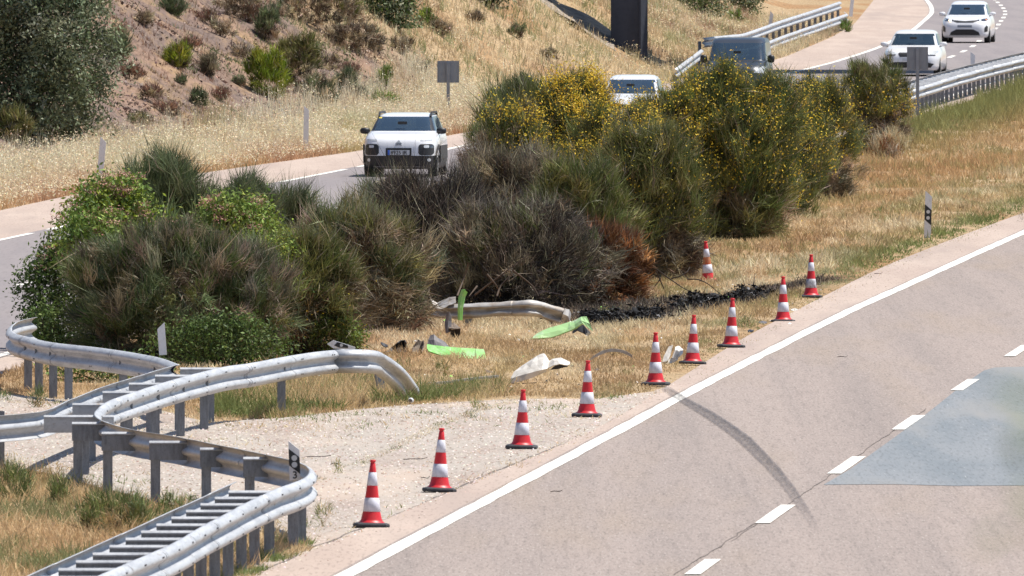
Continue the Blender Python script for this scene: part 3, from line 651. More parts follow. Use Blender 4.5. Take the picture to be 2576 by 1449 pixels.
class Car:
    """body stacked from rounded outlines: rows of (z, front y, rear y, half width, squareness)"""
    def __init__(s, rows, label, px, py, yaw, paint, cat='car', zfix=None, scale=1, name='passenger_car', beltrow=None, glass=(None, None), clad=.33, group=None, dark_pillars=False):
        s.rows = rows; q = hit(px, py); s.t = empty(name, (q[0], q[1], q[2]), yaw, label, cat); s.paint = paint
        if group: s.t['group'] = group
        s.t.scale = (scale,) * 3; N = 72; s.N = N
        P = []
        for (z, yf, yr, hw, n_) in rows:
            for i in range(N):
                a = 2 * PI * (i + .5) / N - PI / 2; c, q_ = math.cos(a), math.sin(a); cy, hl = (yf + yr) / 2, (yr - yf) / 2
                P.append((hw * math.copysign(abs(c) ** (2 / n_), c), cy + hl * math.copysign(abs(q_) ** (2 / n_), q_), z))
        fs = {'body': [], 'windscreen': [], 'side_window': [], 'rear_window': [], 'lower_cladding': []}
        g0, g1 = glass
        for r in range(len(rows) - 1):
            for i in range(N):
                j = (i + 1) % N; q = (r * N + i, r * N + j, (r + 1) * N + j, (r + 1) * N + i); cx = sum(P[k][0] for k in q) / 4; cy = sum(P[k][1] for k in q) / 4
                hw = rows[r][3]; key = 'body'; yf, yr = rows[r][1], rows[r][2]
                if rows[r + 1][0] <= clad + 1e-6: key = 'lower_cladding'
                if g0 is not None and g0 <= r < g1:
                    if abs(cx) < hw * .93 and cy < yf + .45 * (1 if abs(cx) < hw * .8 else .5): key = 'windscreen'
                    elif abs(cx) < hw * .86 and cy > yr - .5: key = 'rear_window'
                    elif abs(cx) > hw * .93 and yf + .35 < cy < yr - .3 and abs(cy - (yf + (yr - yf) * .45)) > .06: key = 'side_window'
                    if key == 'body' and dark_pillars: key = 'window_pillar.%d%d%d' % (cx > 0, cy > yf + 1.1, cy > yr - .6); fs.setdefault(key, [])
                fs[key].append(q)
        fs['body'].append(tuple(range((len(rows) - 1) * N, len(rows) * N))); fs['lower_cladding'].append(tuple(range(N))[::-1])
        for key, fl in fs.items():
            key = key.split('.')[0]
            if not fl: continue
            used = sorted({k for q in fl for k in q}); mp = {k: i for i, k in enumerate(used)}
            mt = {'body': paint, 'lower_cladding': M['cblack'], 'window_pillar': M['cblack']}.get(key, M['glass'])
            o = mesh(key, [P[k] for k in used], [tuple(mp[k] for k in q) for q in fl], mt, s.t, smooth=True)
    def yf(s, x, z):
        r = s.rows; zs = [q[0] for q in r]; g = lambda k: np.interp(z, zs, [q[k] for q in r]); hw, a, b, n_ = g(3), g(1), g(2), g(4)
        t = min(abs(x) / hw, .999); return (a + b) / 2 - (b - a) / 2 * (1 - t ** n_) ** (1 / n_)
    def front(s, name, pts, m, off=.012, deep=.05, parent=None):
        """a panel that follows the nose of the car, outline given in x,z"""
        Q = []
        for a, b in zip(pts, pts[1:] + pts[:1]):
            m_ = max(1, int(math.hypot(b[0] - a[0], b[1] - a[1]) / .035)); Q += [(a[0] + (b[0] - a[0]) * i / m_, a[1] + (b[1] - a[1]) * i / m_) for i in range(m_)]
        pts = Q
        cx = sum(p[0] for p in pts) / len(pts); cz = sum(p[1] for p in pts) / len(pts); k = len(pts); v = []; f = []; tt = (0, .15, .3, .45, .6, .75, .88, .95, 1)
        for t in tt:
            for (x, z) in pts:
                X, Z = cx + (x - cx) * t, cz + (z - cz) * t; v.append((X, s.yf(X, Z) - off * (1 if t < 1 else .5), Z))
        for (x, z) in pts: v.append((x, s.yf(x, z) + deep, z))
        for a in range(len(tt)):
            for i in range(k): f.append((a * k + i, a * k + (i + 1) % k, (a + 1) * k + (i + 1) % k, (a + 1) * k + i))
        return mesh(name, v, f, m, parent or s.t, smooth=False)
    def rrect(s, x0, x1, z0, z1, r=.04, n=4):
        o = []
        for (cx, cz, a0) in ((x1 - r, z1 - r, 0), (x0 + r, z1 - r, 90), (x0 + r, z0 + r, 180), (x1 - r, z0 + r, 270)):
            for k in range(n + 1): a = math.radians(a0 + 90 * k / n); o.append((cx + r * math.cos(a), cz + r * math.sin(a)))
        return o
    def wheel(s, x, y, r=.32, w=.21):
        t = mesh('tyre', *cyl(w, r, 24), M['tyre'], s.t, loc=(x, y, r)); mesh('rim', *cyl(w + .012, r * .64, 16), M['rim'], t)
        return t
    def mirror(s, y, z, hw, m, sz=(.12, .09, .075)):
        for sgn in (-1, 1):
            v = []; f = []; A, B = 8, 6
            for i in range(B + 1):
                th = PI * i / B
                for j in range(A):
                    ph = 2 * PI * j / A; e = lambda c: math.copysign(abs(c) ** .7, c)
                    v.append((e(math.sin(th) * math.cos(ph)) * sz[0], e(math.sin(th) * math.sin(ph)) * sz[1], e(math.cos(th)) * sz[2]))
            for i in range(B):
                for j in range(A): f.append((i * A + j, (i + 1) * A + j, (i + 1) * A + (j + 1) % A, i * A + (j + 1) % A))
            o = mesh('door_mirror', v, f, m, s.t, smooth=True, loc=(sgn * (hw + .13), y, z))
            box('mirror_arm', (-.07, -.02, -.03), (.07, .03, -.005), M['cblack'], o, loc=(-sgn * .12, .02, -.05))
    def seats(s, y, z, hw=.36):
        for x in (-hw, hw):
            slabr = [(x - .24, z - .6), (x + .24, z - .6), (x + .22, z - .02), (x - .22, z - .02)]
            o = slab('seat', slabr, y, y + .12, M['seat'], s.t); o2 = slab('headrest', s.rrect(x - .13, x + .13, z, z + .2, .05), y + .02, y + .12, M['seat'], s.t)
        rr = []
        v = []; f = []
        for i in range(16):
            a = 2 * PI * i / 16
            for j in range(4):
                b = PI / 2 * j; v.append((hw + (.17 + .013 * math.cos(b)) * math.cos(a), y - .65 + .06 * math.sin(a) , z - .18 + (.17 + .013 * math.cos(b)) * math.sin(a) + .013 * math.sin(b)))
        for i in range(16):
            for j in range(4): f.append((i * 4 + j, ((i + 1) % 16) * 4 + j, ((i + 1) % 16) * 4 + (j + 1) % 4, i * 4 + (j + 1) % 4))
        mesh('steering_wheel', v, f, M['cblack'], s.t)
        slab('inside_mirror', s.rrect(-.11, .11, z + .08, z + .15, .02), y - 1.0, y - .98, M['cblack'], s.t)
def cyl(w, r, seg):
    v = []; f = []
    for sx, rr in ((-w / 2, r * .93), (-w / 2 + .03, r), (w / 2 - .03, r), (w / 2, r * .93)):
        for i in range(seg): a = 2 * PI * i / seg; v.append((sx, rr * math.cos(a), rr * math.sin(a)))
    for k in range(3):
        for i in range(seg): f.append((k * seg + i, k * seg + (i + 1) % seg, (k + 1) * seg + (i + 1) % seg, (k + 1) * seg + i))
    f.append(tuple(range(seg))); f.append(tuple(range(3 * seg, 4 * seg))[::-1]); return v, f
YAW = -math.atan(.077)
# nearest: rounded white crossover with black roof rails
c = Car([(.19, .10, 4.05, .80, 6), (.24, .03, 4.12, .84, 6), (.33, -.01, 4.15, .86, 6), (.50, -.04, 4.16, .87, 5.5), (.68, -.03, 4.16, .875, 5.2), (.80, .0, 4.15, .872, 5), (.88, .06, 4.14, .865, 4.8), (.94, .16, 4.12, .85, 4.6), (.985, .32, 4.10, .835, 4.6), (1.02, .62, 4.07, .81, 5), (1.045, .92, 4.04, .78, 6),
          (1.06, .96, 4.03, .765, 7), (1.20, 1.20, 3.95, .71, 7), (1.33, 1.45, 3.84, .655, 7), (1.385, 1.62, 3.78, .625, 6), (1.43, 1.80, 3.65, .585, 5), (1.455, 2.05, 3.45, .50, 4), (1.465, 2.4, 3.2, .38, 3)],
         'nearest car, a rounded white crossover with black roof rails and black bumper panels', 1003, 446, YAW + .0, M['cwhite'], glass=(11, 14), clad=.501, dark_pillars=True)
g = c
for sg in (-1, 1):
    g.front('headlight', g.rrect(*sorted((sg * .46, sg * .80)), .51, .77, .07), M['cblack'], .014)
    g.front('headlight_lens', g.rrect(*sorted((sg * .58, sg * .70)), .68, .745, .02), M['lamp'], .022)
    g.front('headlight_lens', g.rrect(*sorted((sg * .71, sg * .785)), .67, .74, .02), M['lamp_dark'], .022)
    g.front('running_light', g.rrect(*sorted((sg * .50, sg * .76)), .845, .885, .018), M['lamp'], .012)
    g.front('fog_lamp', [(sg * .70 + .04 * math.cos(a * PI / 6), .40 + .04 * math.sin(a * PI / 6)) for a in range(12)], M['lamp'], .03)
    mesh('roof_rail', [(sg * .60 + dx, y_, z_) for y_, z_ in ((1.75, 1.40), (1.95, 1.50), (3.3, 1.50), (3.55, 1.40)) for dx in (-.022, .022)] + [(sg * .60 + dx, y_, z_ - .05) for y_, z_ in ((1.75, 1.40), (1.95, 1.50), (3.3, 1.50), (3.55, 1.40)) for dx in (-.022, .022)],
         [(2 * i, 2 * i + 1, 2 * i + 3, 2 * i + 2) for i in range(3)] + [(8 + 2 * i, 2 * i, 2 * i + 2, 10 + 2 * i) for i in range(3)] + [(2 * i + 1, 9 + 2 * i, 11 + 2 * i, 2 * i + 3) for i in range(3)] + [(0, 8, 9, 1)], M['cblack'], g.t)
    mesh('door_bump_panel', [(sg * (.876 + e), y_, z_) for e in (0, .02) for y_, z_ in ((1.0, .42), (3.0, .42), (3.0, .72), (1.0, .72))], [(0, 1, 2, 3), (4, 5, 6, 7), (0, 1, 5, 4), (1, 2, 6, 5), (2, 3, 7, 6), (3, 0, 4, 7)], M['cblack'], g.t)
    mesh('wheel_arch', [(sg * (.872 - .030 * max(0, -math.cos(a * PI / 10)) ** 2 - .004 + e), .75 + r_ * math.cos(a * PI / 10), .33 + r_ * math.sin(a * PI / 10)) for e in (0, .015) for r_ in (.34, .43) for a in range(11)],
         [(e * 22 + a, e * 22 + a + 1, e * 22 + 12 + a, e * 22 + 11 + a) for e in (0, 1) for a in range(10)] + [(11 + a, 12 + a, 34 + a, 33 + a) for a in range(10)], M['cblack'], g.t)
g.front('bumper_lip', g.rrect(-.60, .60, .225, .26, .015), M['dgrey'], .012)
g.front('plate_recess', g.rrect(-.30, .30, .50, .68, .015), M['cblack'], .008)
g.front('plate', g.rrect(-.255, .255, .515, .63, .008), M['plate'], .016)
g.front('plate_band', g.rrect(-.255, -.20, .515, .63, .006), M['plate_blue'], .019)
text('plate_number', '8925 JR', .122, M['cblack'], g.t, (-.185, g.yf(0, .57) - .023, .53), bold=.001)
for dz in (0, .045):
    g.front('badge_chevron', [(-.075, .74 + dz), (-.04, .74 + dz), (.0, .785 + dz), (.04, .74 + dz), (.075, .74 + dz), (.0, .83 + dz)][:3] + [(.04, .74 + dz), (.075, .74 + dz), (0, .82 + dz)], M['signback'], .02, .01)
g.front('yellow_sticker', [(-.60, 1.345), (-.52, 1.345), (-.52, 1.375), (-.60, 1.375)], mat('yellow_sticker', (.7, .55, .08), .5), .012)
for x, y_ in ((-.74, .75), (.74, .75), (-.74, 3.35), (.74, 3.35)): g.wheel(x, y_, .33)
g.mirror(1.28, 1.06, .76, M['cblack']); g.seats(2.05, 1.13)
def plain_car(label, px, py, yaw, paint, W2=.88, Hh=1.47, kind='hatch'):
    k = Hh / 1.47; w = W2 / .88
    g = Car([(.20 * k, .12, 4.2, .80 * w, 6), (.26 * k, .03, 4.28, .85 * w, 6), (.34 * k, .0, 4.3, .87 * w, 5.5), (.50 * k, -.02, 4.3, .885 * w, 5), (.62 * k, 0, 4.3, .885 * w, 5), (.72 * k, .05, 4.29, .88 * w, 4.5), (.80 * k, .14, 4.27, .865 * w, 4.2), (.87 * k, .34, 4.24, .84 * w, 4.4), (.93 * k, .72, 4.2, .81 * w, 5), (.975 * k, 1.05, 4.16, .775 * w, 6),
              (.99 * k, 1.1, 4.15, .765 * w, 7), (1.13 * k, 1.38, 4.0, .715 * w, 7), (1.28 * k, 1.68, 3.8, .66 * w, 7), (1.35 * k, 1.86, 3.7, .63 * w, 6), (1.42 * k, 2.1, 3.5, .58 * w, 5), (1.455 * k, 2.35, 3.3, .50 * w, 4), (1.47 * k, 2.6, 3.1, .36 * w, 3)],
             label, px, py, yaw, paint, glass=(10, 13), clad=.001)
    for x, y_ in ((-.76 * w, .85), (.76 * w, .85), (-.76 * w, 3.5), (.76 * w, 3.5)): g.wheel(x, y_, .33)
    g.mirror(1.5, 1.02 * k, .775 * w, paint); g.seats(2.2, 1.10 * k); g.k = k; g.w = w; return g
# far one, right of the sign
g = plain_car('furthest car, a white crossover with a lit lamp and wide black lower grille', 2427, 109, YAW - .01, M['cwhite'], .88, 1.50)
g.front('grille', [(-.46, .80), (-.30, .745), (.30, .745), (.46, .80), (.44, .835), (0, .80), (-.44, .835)], M['cblack'], .014)
g.front('lower_grille', [(-.54, .30), (.54, .30), (.50, .40), (.30, .50), (-.30, .50), (-.50, .40)], M['cblack'], .014)
g.front('skid_strip', g.rrect(-.56, .56, .27, .295, .01), M['signback'], .02)
g.front('plate', g.rrect(-.26, .26, .57, .66, .01), M['signback'], .016)
for sg in (-1, 1):
    g.front('headlight', [(sg * .42, .80), (sg * .74, .79), (sg * .80, .86), (sg * .76, .90), (sg * .45, .85)][::sg], M['lamp_dark'], .014)
    g.front('air_intake', [(sg * .70, .40), (sg * .80, .42), (sg * .81, .60), (sg * .76, .64), (sg * .70, .55)][::sg], M['cblack'], .014)
    g.front('indicator', [(sg * .71, .83), (sg * .765, .835), (sg * .765, .87), (sg * .71, .865)][::sg], M['orange'] if sg > 0 else M['lamp'], .02)
g.front('lit_headlamp', [(-.54 + .055 * math.cos(a * PI / 5), .82 + .05 * math.sin(a * PI / 5)) for a in range(10)], M['lit'], .022)
g.front('lit_headlamp', [(.54 + .05 * math.cos(a * PI / 5), .83 + .035 * math.sin(a * PI / 5)) for a in range(10)], M['lamp'], .022)
# second white one, behind the sign
g = plain_car('far white hatchback partly hidden by the back of a square sign', 2291, 193, YAW - .01, M['cwhite'], .91, 1.45)
g.front('grille', [(-.40, .72), (-.34, .62), (.34, .62), (.40, .72), (.36, .76), (-.36, .76)], M['cblack'], .014)
g.front('lower_grille', [(-.62, .28), (.62, .28), (.72, .40), (.50, .46), (-.50, .46), (-.72, .40)], M['cblack'], .014)
g.front('plate', g.rrect(-.26, .26, .49, .59, .01), M['plate'], .016)
for sg in (-1, 1):
    g.front('headlight', [(sg * .46, .70), (sg * .74, .68), (sg * .84, .78), (sg * .80, .82), (sg * .50, .77)][::sg], M['lamp'], .014)
    g.front('headlight_trim', [(sg * .50, .675), (sg * .76, .655), (sg * .77, .675), (sg * .50, .695)][::sg], M['lamp_dark'], .02)
# white one mostly hidden in the yellow broom
g = plain_car('white car almost hidden behind the yellow-flowering broom, only roof and windscreen showing', 1578, 332, YAW, M['cwhite'], .90, 1.50)
g.front('grille', [(-.40, .74), (-.34, .62), (.34, .62), (.40, .74)], M['cblack'], .014)
for sg in (-1, 1): g.front('headlight', [(sg * .46, .70), (sg * .74, .68), (sg * .84, .78), (sg * .50, .77)][::sg], M['lamp'], .014)
# slate grey van
g = Car([(.22, .10, 4.3, .84, 7), (.30, .02, 4.35, .89, 7), (.50, -.02, 4.38, .915, 6), (.70, .0, 4.38, .92, 5.5), (.85, .05, 4.38, .92, 5.2), (.97, .16, 4.38, .91, 5), (1.05, .36, 4.37, .895, 5.2), (1.12, .72, 4.36, .87, 6), (1.15, .95, 4.36, .86, 8),
         (1.17, .98, 4.36, .855, 9), (1.35, 1.18, 4.35, .83, 9), (1.55, 1.42, 4.33, .80, 9), (1.66, 1.56, 4.32, .785, 9), (1.74, 1.70, 4.30, .765, 8), (1.79, 1.85, 4.25, .72, 6), (1.81, 2.2, 4.0, .60, 4)],
        'slate grey van coming on behind the yellow broom', 1848, 252, YAW, M['cgrey'], 'van', glass=(9, 12), clad=.31, name='van')
for x, y_ in ((-.80, .85), (.80, .85), (-.80, 3.6), (.80, 3.6)): g.wheel(x, y_, .33)
g.mirror(1.25, 1.20, .86, M['cblack'], (.11, .08, .12)); g.seats(2.2, 1.28, .40)
g.front('grille', g.rrect(-.45, .45, .66, .80, .03), M['cblack'], .014); g.front('plate', g.rrect(-.26, .26, .48, .59, .01), M['plate'], .016)
for sg in (-1, 1): g.front('headlight', [(sg * .56, .80), (sg * .84, .78), (sg * .89, .97), (sg * .80, 1.0), (sg * .60, .88)][::sg], M['lamp'], .014)
g.front('bonnet_seam', g.rrect(-.70, .70, 1.135, 1.155, .008), M['cblack'], .01)

# ------------------------------------------------------------------ wreckage
M['green'] = mat('lime_green_bodywork', (.22, .55, .12), .5, coat=.2, noise=[((7, 7, 7), 4, (.34, .52, .25), .48, .7), ((16, 16, 16), 5, (.20, .20, .10), .58, .70), ((40, 9, 12), 4, (.62, .66, .55), .64, .74)])
M['green2'] = mat('pale_green_bodywork', (.33, .53, .21), .5, coat=.2, noise=[((5, 5, 5), 4, (.48, .58, .38), .5, .7), ((16, 16, 16), 5, (.24, .24, .14), .58, .72)])
M['bwhite'] = mat('broken_white_plastic', (.66, .62, .56), .55, noise=[((9, 9, 9), 4, (.46, .42, .36), .45, .68)])
M['rail'] = mat('crushed_rail', (.42, .40, .38), .6, metal=.3, noise=[((5, 5, 9), 5, (.30, .25, .20), .42, .65), ((1.5, 1.5, 5), 3, (.62, .60, .57), .5, .66)])
M['brownp'] = mat('muddy_plastic', (.20, .15, .11), .8, noise=[((12, 12, 12), 4, (.09, .07, .055), .45, .65)])
M['burnt'] = mat('charred_lumps', attr=True, rough=.8, spec=.2)
def panel(name, lines, m, base_py, bulge=.06, thick=.012, parent=None, label=None, cat=None, Y=None, group=None, sub=2, rough=.004, px0=None):
    """a piece of bent sheet: rows of sight points, each row at its own depth, skinned, rounded and given thickness"""
    allx = [p[0] for l in lines for p in l[1]]; cx = sum(allx) / len(allx) if px0 is None else px0
    if Y is None: Y = hit(cx, base_py, surf='t')[1]
    rows = []
    for dy, l in lines:
        pts = [at(px, py, Y + dy + bulge * math.sin(k / max(1, len(l) - 1) * PI)) for k, (px, py) in enumerate(l)]
        Q = []
        for a, b in zip(pts[:-1], pts[1:]):
            for k in range(sub): Q.append(a + (b - a) * k / sub)
        Q.append(pts[-1]); rows.append(Q)
    c = np.array([np.mean([q[0] for r in rows for q in r]), Y, float(H(np.mean([q[0] for r in rows for q in r]), Y))])
    v = []; f = []; nn = len(rows[0])
    for r in rows:
        for q in r: v.append(q - c + np.array([random.uniform(-1, 1), random.uniform(-1, 1), random.uniform(-1, 1)]) * rough)
    for i in range(len(rows) - 1):
        for j in range(nn - 1): f.append((i * nn + j, i * nn + j + 1, (i + 1) * nn + j + 1, (i + 1) * nn + j))
    if parent: c0 = np.array(parent.location); o = mesh(name, [p + c - c0 for p in v], f, m, parent)
    else: o = mesh(name, v, f, m, None, loc=tuple(c)); tag(o, label, cat, group)
    md = o.modifiers.new('thickness', 'SOLIDIFY'); md.thickness = thick; md.offset = 0
    return o
WG = 'wreckage strewn over the median grass'
# crushed length of barrier
Yb = hit(1250, 812)[1]
t = empty('crushed_guardrail', tuple(at(1260, 800, Yb)), 0, 'crushed and bowed length of barrier lying along the foot of the scorched bushes', 'guardrail')
Qb = cr([at(1098, 782, Yb + .5), at(1150, 783, Yb + .2), at(1230, 780, Yb), at(1300, 776, Yb - .1), at(1330, 774, Yb - .2), at(1358, 780, Yb), at(1425, 800, Yb + .3)], .08)
beam(t, Qb, 1, m=M['rail'], lens=1.3, tilt=([0, .5, 1], [.15, .05, .2]), jag=.17, prof=[(a * 1.15, b * .80) for a, b in WP])
panel('crumpled_lip', [(.35, [(1082, 752), (1100, 762), (1130, 748), (1146, 746)]), (.30, [(1088, 764), (1104, 772), (1130, 757), (1146, 752)]), (.1, [(1098, 775), (1112, 778), (1130, 768), (1146, 762)])], M['rail'], 800, .04, .01, t, Y=Yb)
panel('torn_end', [(-.05, [(1420, 775), (1432, 779), (1436, 790)]), (-.1, [(1416, 790), (1430, 796), (1433, 806)]), (-.05, [(1412, 806), (1420, 813), (1430, 815)])], M['rail'], 812, .05, .012, t, Y=Yb + .2)
# uprights under it
for px in (1390, 1180): 
    q = at(px, 822, Yb + .25); cpost(t, q[0], q[1], .2, top_z=float(at(px, 795, Yb)[2]), z0=float(H(q[0], q[1])) - .1)
panel('bodywork_panel', [(0, [(1162, 729), (1169, 727), (1175, 735)]), (.02, [(1155, 748), (1163, 745), (1170, 748)]), (.0, [(1152, 775), (1158, 773), (1164, 776)]), (.03, [(1153, 806), (1158, 805), (1162, 806)])], M['green'], 812, -.05, .02, label='upright lime green strip of bodywork leaning on the crushed barrier', cat='car panel', Y=Yb - .5, rough=.006)
panel('bodywork_panel', [(.15, [(1352, 840), (1382, 826), (1432, 812), (1445, 808), (1462, 799), (1476, 797)]), (-.05, [(1338, 851), (1384, 838), (1428, 828), (1446, 818), (1463, 808), (1484, 815)]), (-.1, [(1335, 853), (1386, 850), (1420, 838), (1448, 826), (1466, 814), (1492, 834)])], M['green2'], 852, .12, .025, label='pale green bent bumper piece lying below the end of the crushed barrier', cat='car panel')
panel('bodywork_panel', [(-.1, [(1430, 811), (1434, 808), (1442, 812)]), (-.16, [(1424, 824), (1431, 819), (1437, 821)]), (-.15, [(1420, 835), (1424, 832), (1428, 830)])], M['bwhite'], 850, 0, .012, label='small white shard standing on the pale green bumper piece', cat='car panel')
panel('bodywork_panel', [(.1, [(1074, 867), (1110, 872), (1160, 876), (1210, 879), (1216, 880)]), (0, [(1074, 876), (1108, 884), (1160, 889), (1214, 892), (1220, 892)]), (-.08, [(1078, 884), (1115, 896), (1160, 902), (1215, 905), (1222, 905)])], M['green'], 900, -.08, .02, label='bright lime green bumper section lying in the dry grass', cat='car panel')
panel('trim_panel', [(.2, [(1083, 845), (1091, 842), (1100, 850), (1120, 862)]), (.1, [(1078, 856), (1092, 856), (1108, 864), (1130, 874)]), (.05, [(1076, 868), (1092, 872), (1110, 876), (1132, 879)])], M['dgrey'], 895, -.05, .014, label='grey plastic trim piece rising behind the lime green bumper section', cat='car panel')
panel('wheel_arch_liner', [(.25, [(1000, 862), (1008, 857), (1018, 855), (1022, 862)]), (.30, [(985, 874), (1000, 870), (1014, 868), (1021, 876)]), (.1, [(972, 886), (992, 886), (1010, 888), (1020, 892)])], M['black'], 893, .15, .012, label='black plastic liner standing open in the grass nearest the torn barrier', cat='car panel')
panel('trim_panel', [(.1, [(957, 861), (966, 864), (976, 868)]), (0, [(960, 868), (970, 873), (975, 873)])], M['black'], 893, 0, .012, label='small flat black plastic shard left of the black liner', cat='car panel')
panel('wheel_arch_liner', [(.2, [(1047, 860), (1052, 855), (1062, 858), (1066, 856)]), (.15, [(1038, 874), (1050, 868), (1060, 872), (1066, 868)]), (0, [(1035, 886), (1046, 890), (1058, 892), (1064, 886)])], M['brownp'], 893, .12, .012, label='crumpled brown-black liner between the black liner and the green bumper', cat='car panel', rough=.012)
panel('bodywork_panel', [(.05, [(1447, 822), (1458, 815), (1468, 818), (1486, 838)]), (0, [(1440, 838), (1452, 832), (1468, 838), (1478, 846)])], M['black'], 850, .1, .03, label='black underside piece below the pale green bumper piece', cat='car panel')
# hopper shaped bracket
t = empty('crumpled_bracket', tuple(hit(1140, 852, surf='t')), 0, 'crumpled muddy metal bracket standing in the grass below the crushed barrier', 'wreckage'); Yk = t.location[1]
panel('bracket_side', [(0, [(1124, 792), (1130, 783), (1134, 792)]), (0, [(1119, 812), (1127, 806), (1136, 808)]), (-.05, [(1121, 838), (1126, 838), (1134, 832)])], M['dgrey'], 852, -.05, .012, t, Y=Yk)
panel('bracket_top', [(.15, [(1128, 815), (1142, 812), (1158, 826)]), (-.12, [(1129, 826), (1144, 828), (1159, 826)])], M['brownp'], 852, 0, .012, t, Y=Yk)
panel('bracket_front', [(-.1, [(1130, 828), (1145, 829), (1159, 827)]), (-.05, [(1131, 838), (1145, 842), (1157, 842)]), (0, [(1136, 846), (1146, 851), (1155, 851)])], M['black'], 852, .06, .012, t, Y=Yk)
# white bumper
t = empty('white_bumper', tuple(hit(1345, 962, surf='t')), 0, 'large white torn bumper shell lying in the grass above the fourth cone', 'car panel'); Yk = t.location[1]
panel('bumper_shell', [(.25, [(1333, 908), (1350, 897), (1368, 889), (1374, 898)]), (.1, [(1308, 924), (1340, 908), (1368, 903), (1382, 911)]), (-.02, [(1293, 936), (1335, 926), (1366, 914), (1380, 922)]), (-.12, [(1285, 952), (1330, 940), (1362, 930), (1377, 927)]), (-.1, [(1280, 966), (1312, 958), (1346, 947), (1372, 934)])], M['bwhite'], 962, -.10, .014, t, Y=Yk, rough=.004)
panel('bumper_wing', [(.15, [(1374, 914), (1390, 903), (1410, 900), (1434, 912)]), (.0, [(1376, 921), (1394, 909), (1412, 909), (1434, 917)]), (-.05, [(1372, 930), (1392, 920), (1408, 916), (1428, 920)])], M['bwhite'], 962, -.05, .012, t, Y=Yk)
panel('bumper_lining', [(.2, [(1392, 923), (1408, 914), (1434, 914)]), (.2, [(1384, 930), (1404, 928), (1428, 922)])], M['black'], 962, 0, .02, t, Y=Yk + .1)
def strip(name, px, w, thick, m, label, cat='wreckage', surf='t', lift=0, Y=None, stand=False):
    pts = [at(a, b, (Y if Y else hit(px[0][0], max(p[1] for p in px), surf=surf)[1]) + (p[2] if len(p) > 2 else 0)) for p in px for a, b in [p[:2]]]
    Q = cr(pts, .06); c = Q.mean(0); v = []; f = []
    for q in Q:
        for (dy, dz) in ((-w / 2, 0), (-w / 2, thick), (w / 2, thick), (w / 2, 0)): v.append(q - c + np.array([0, dy, dz + lift]))
    for i in range(len(Q) - 1):
        for j in range(4): f.append((i * 4 + j, i * 4 + (j + 1) % 4, i * 4 + 4 + (j + 1) % 4, i * 4 + 4 + j))
    f += [(0, 1, 2, 3), tuple(len(v) - 4 + k for k in (3, 2, 1, 0))]
    o = mesh(name, v, f, m, None, loc=tuple(c)); return tag(o, label, cat)
strip('trim_strip', [(1482, 912), (1502, 897), (1525, 887), (1550, 885), (1575, 891), (1591, 901)], .06, .045, M['rail'], 'thin dark trim strip arched over the grass behind the fourth cone')
strip('trim_strip', [(1396, 918), (1440, 922), (1480, 926)], .02, .015, M['bwhite'], 'thin straight pale strip beside the white bumper')
strip('fallen_rail', [(1036, 982), (1110, 979), (1180, 970), (1255, 962)], .08, .035, M['bwhite'], 'long straight pale bar lying in green grass right of the torn barrier end', cat='rail', lift=.07)
# splintered white plastic
t = empty('broken_plastic', tuple(hit(1694, 918, surf='t')), 0, 'splintered white plastic between two cones on the grass edge', 'wreckage'); Yk = t.location[1]
for l in ([(.1, [(1683, 872), (1693, 867)]), (0, [(1670, 896), (1686, 898)]), (-.05, [(1665, 912), (1680, 908)])], [(.1, [(1699, 873), (1708, 871), (1718, 880)]), (0, [(1698, 880), (1708, 884), (1718, 888)]), (-.05, [(1690, 900), (1700, 903), (1714, 894)])], [(0, [(1668, 912), (1690, 901), (1706, 900)]), (-.05, [(1672, 918), (1694, 912), (1704, 906)])]):
    panel('plastic_shard', l, M['bwhite'], 918, .04, .012, t, Y=Yk, rough=.004)
for px, py, w, m, lab in [(1998, 781, 18, 'bwhite', 'flat white scrap on the shoulder right of the eighth cone'), (1918, 813, 22, 'dgrey', 'dark flat scrap on the shoulder left of the eighth cone'), (1888, 834, 16, 'black', 'small black scrap on the shoulder right of the seventh cone'), (1302, 912, 16, 'brownp', 'small brown crumpled piece left of the white bumper'), (1500, 931, 14, 'brownp', 'little brown scrap right of the white bumper'), (1228, 938, 22, 'brownp', 'rusty flat scrap in the dry grass left of the white bumper'), (1560, 845, 12, 'bwhite', 'pale scrap beside the charred heap'), (3300 * .745, 356, 16, 'bwhite', 'tiny white scrap in orange grass at far right'), (1302, 857, 12, 'bwhite', 'tiny pale scrap beneath the crushed barrier'), (915, 884, 24, 'bwhite', 'grey-white splinter in the shade behind the torn barrier')]:
    panel('scrap', [(.1, [(px - w / 2, py - 2), (px, py - 5), (px + w / 2, py - 3)]), (-.15, [(px - w / 2 + 2, py + 1), (px, py + 2), (px + w / 2, py)])], M[m], py, .0, .012, label=lab, cat='wreckage')
t = empty('round_reflector', tuple(hit(1032, 1016)), 0, 'small round white reflector lying on the paving edge right of the torn barrier', 'reflector')
lathe('housing', [(.001, 0), (.03, .004), (.038, .02), (.038, .04), (.03, .055), (.001, .056)], M['white'], t, 16); box('stem', (-.01, .0, -.01), (.01, .03, .03), M['black'], t)
t.children[0].rotation_euler = (PI / 2, 0, .3); t.children[0].location = (0, .03, .045); disc('lens', 0.0, .045, -.03, .026, M['dgrey'], t)
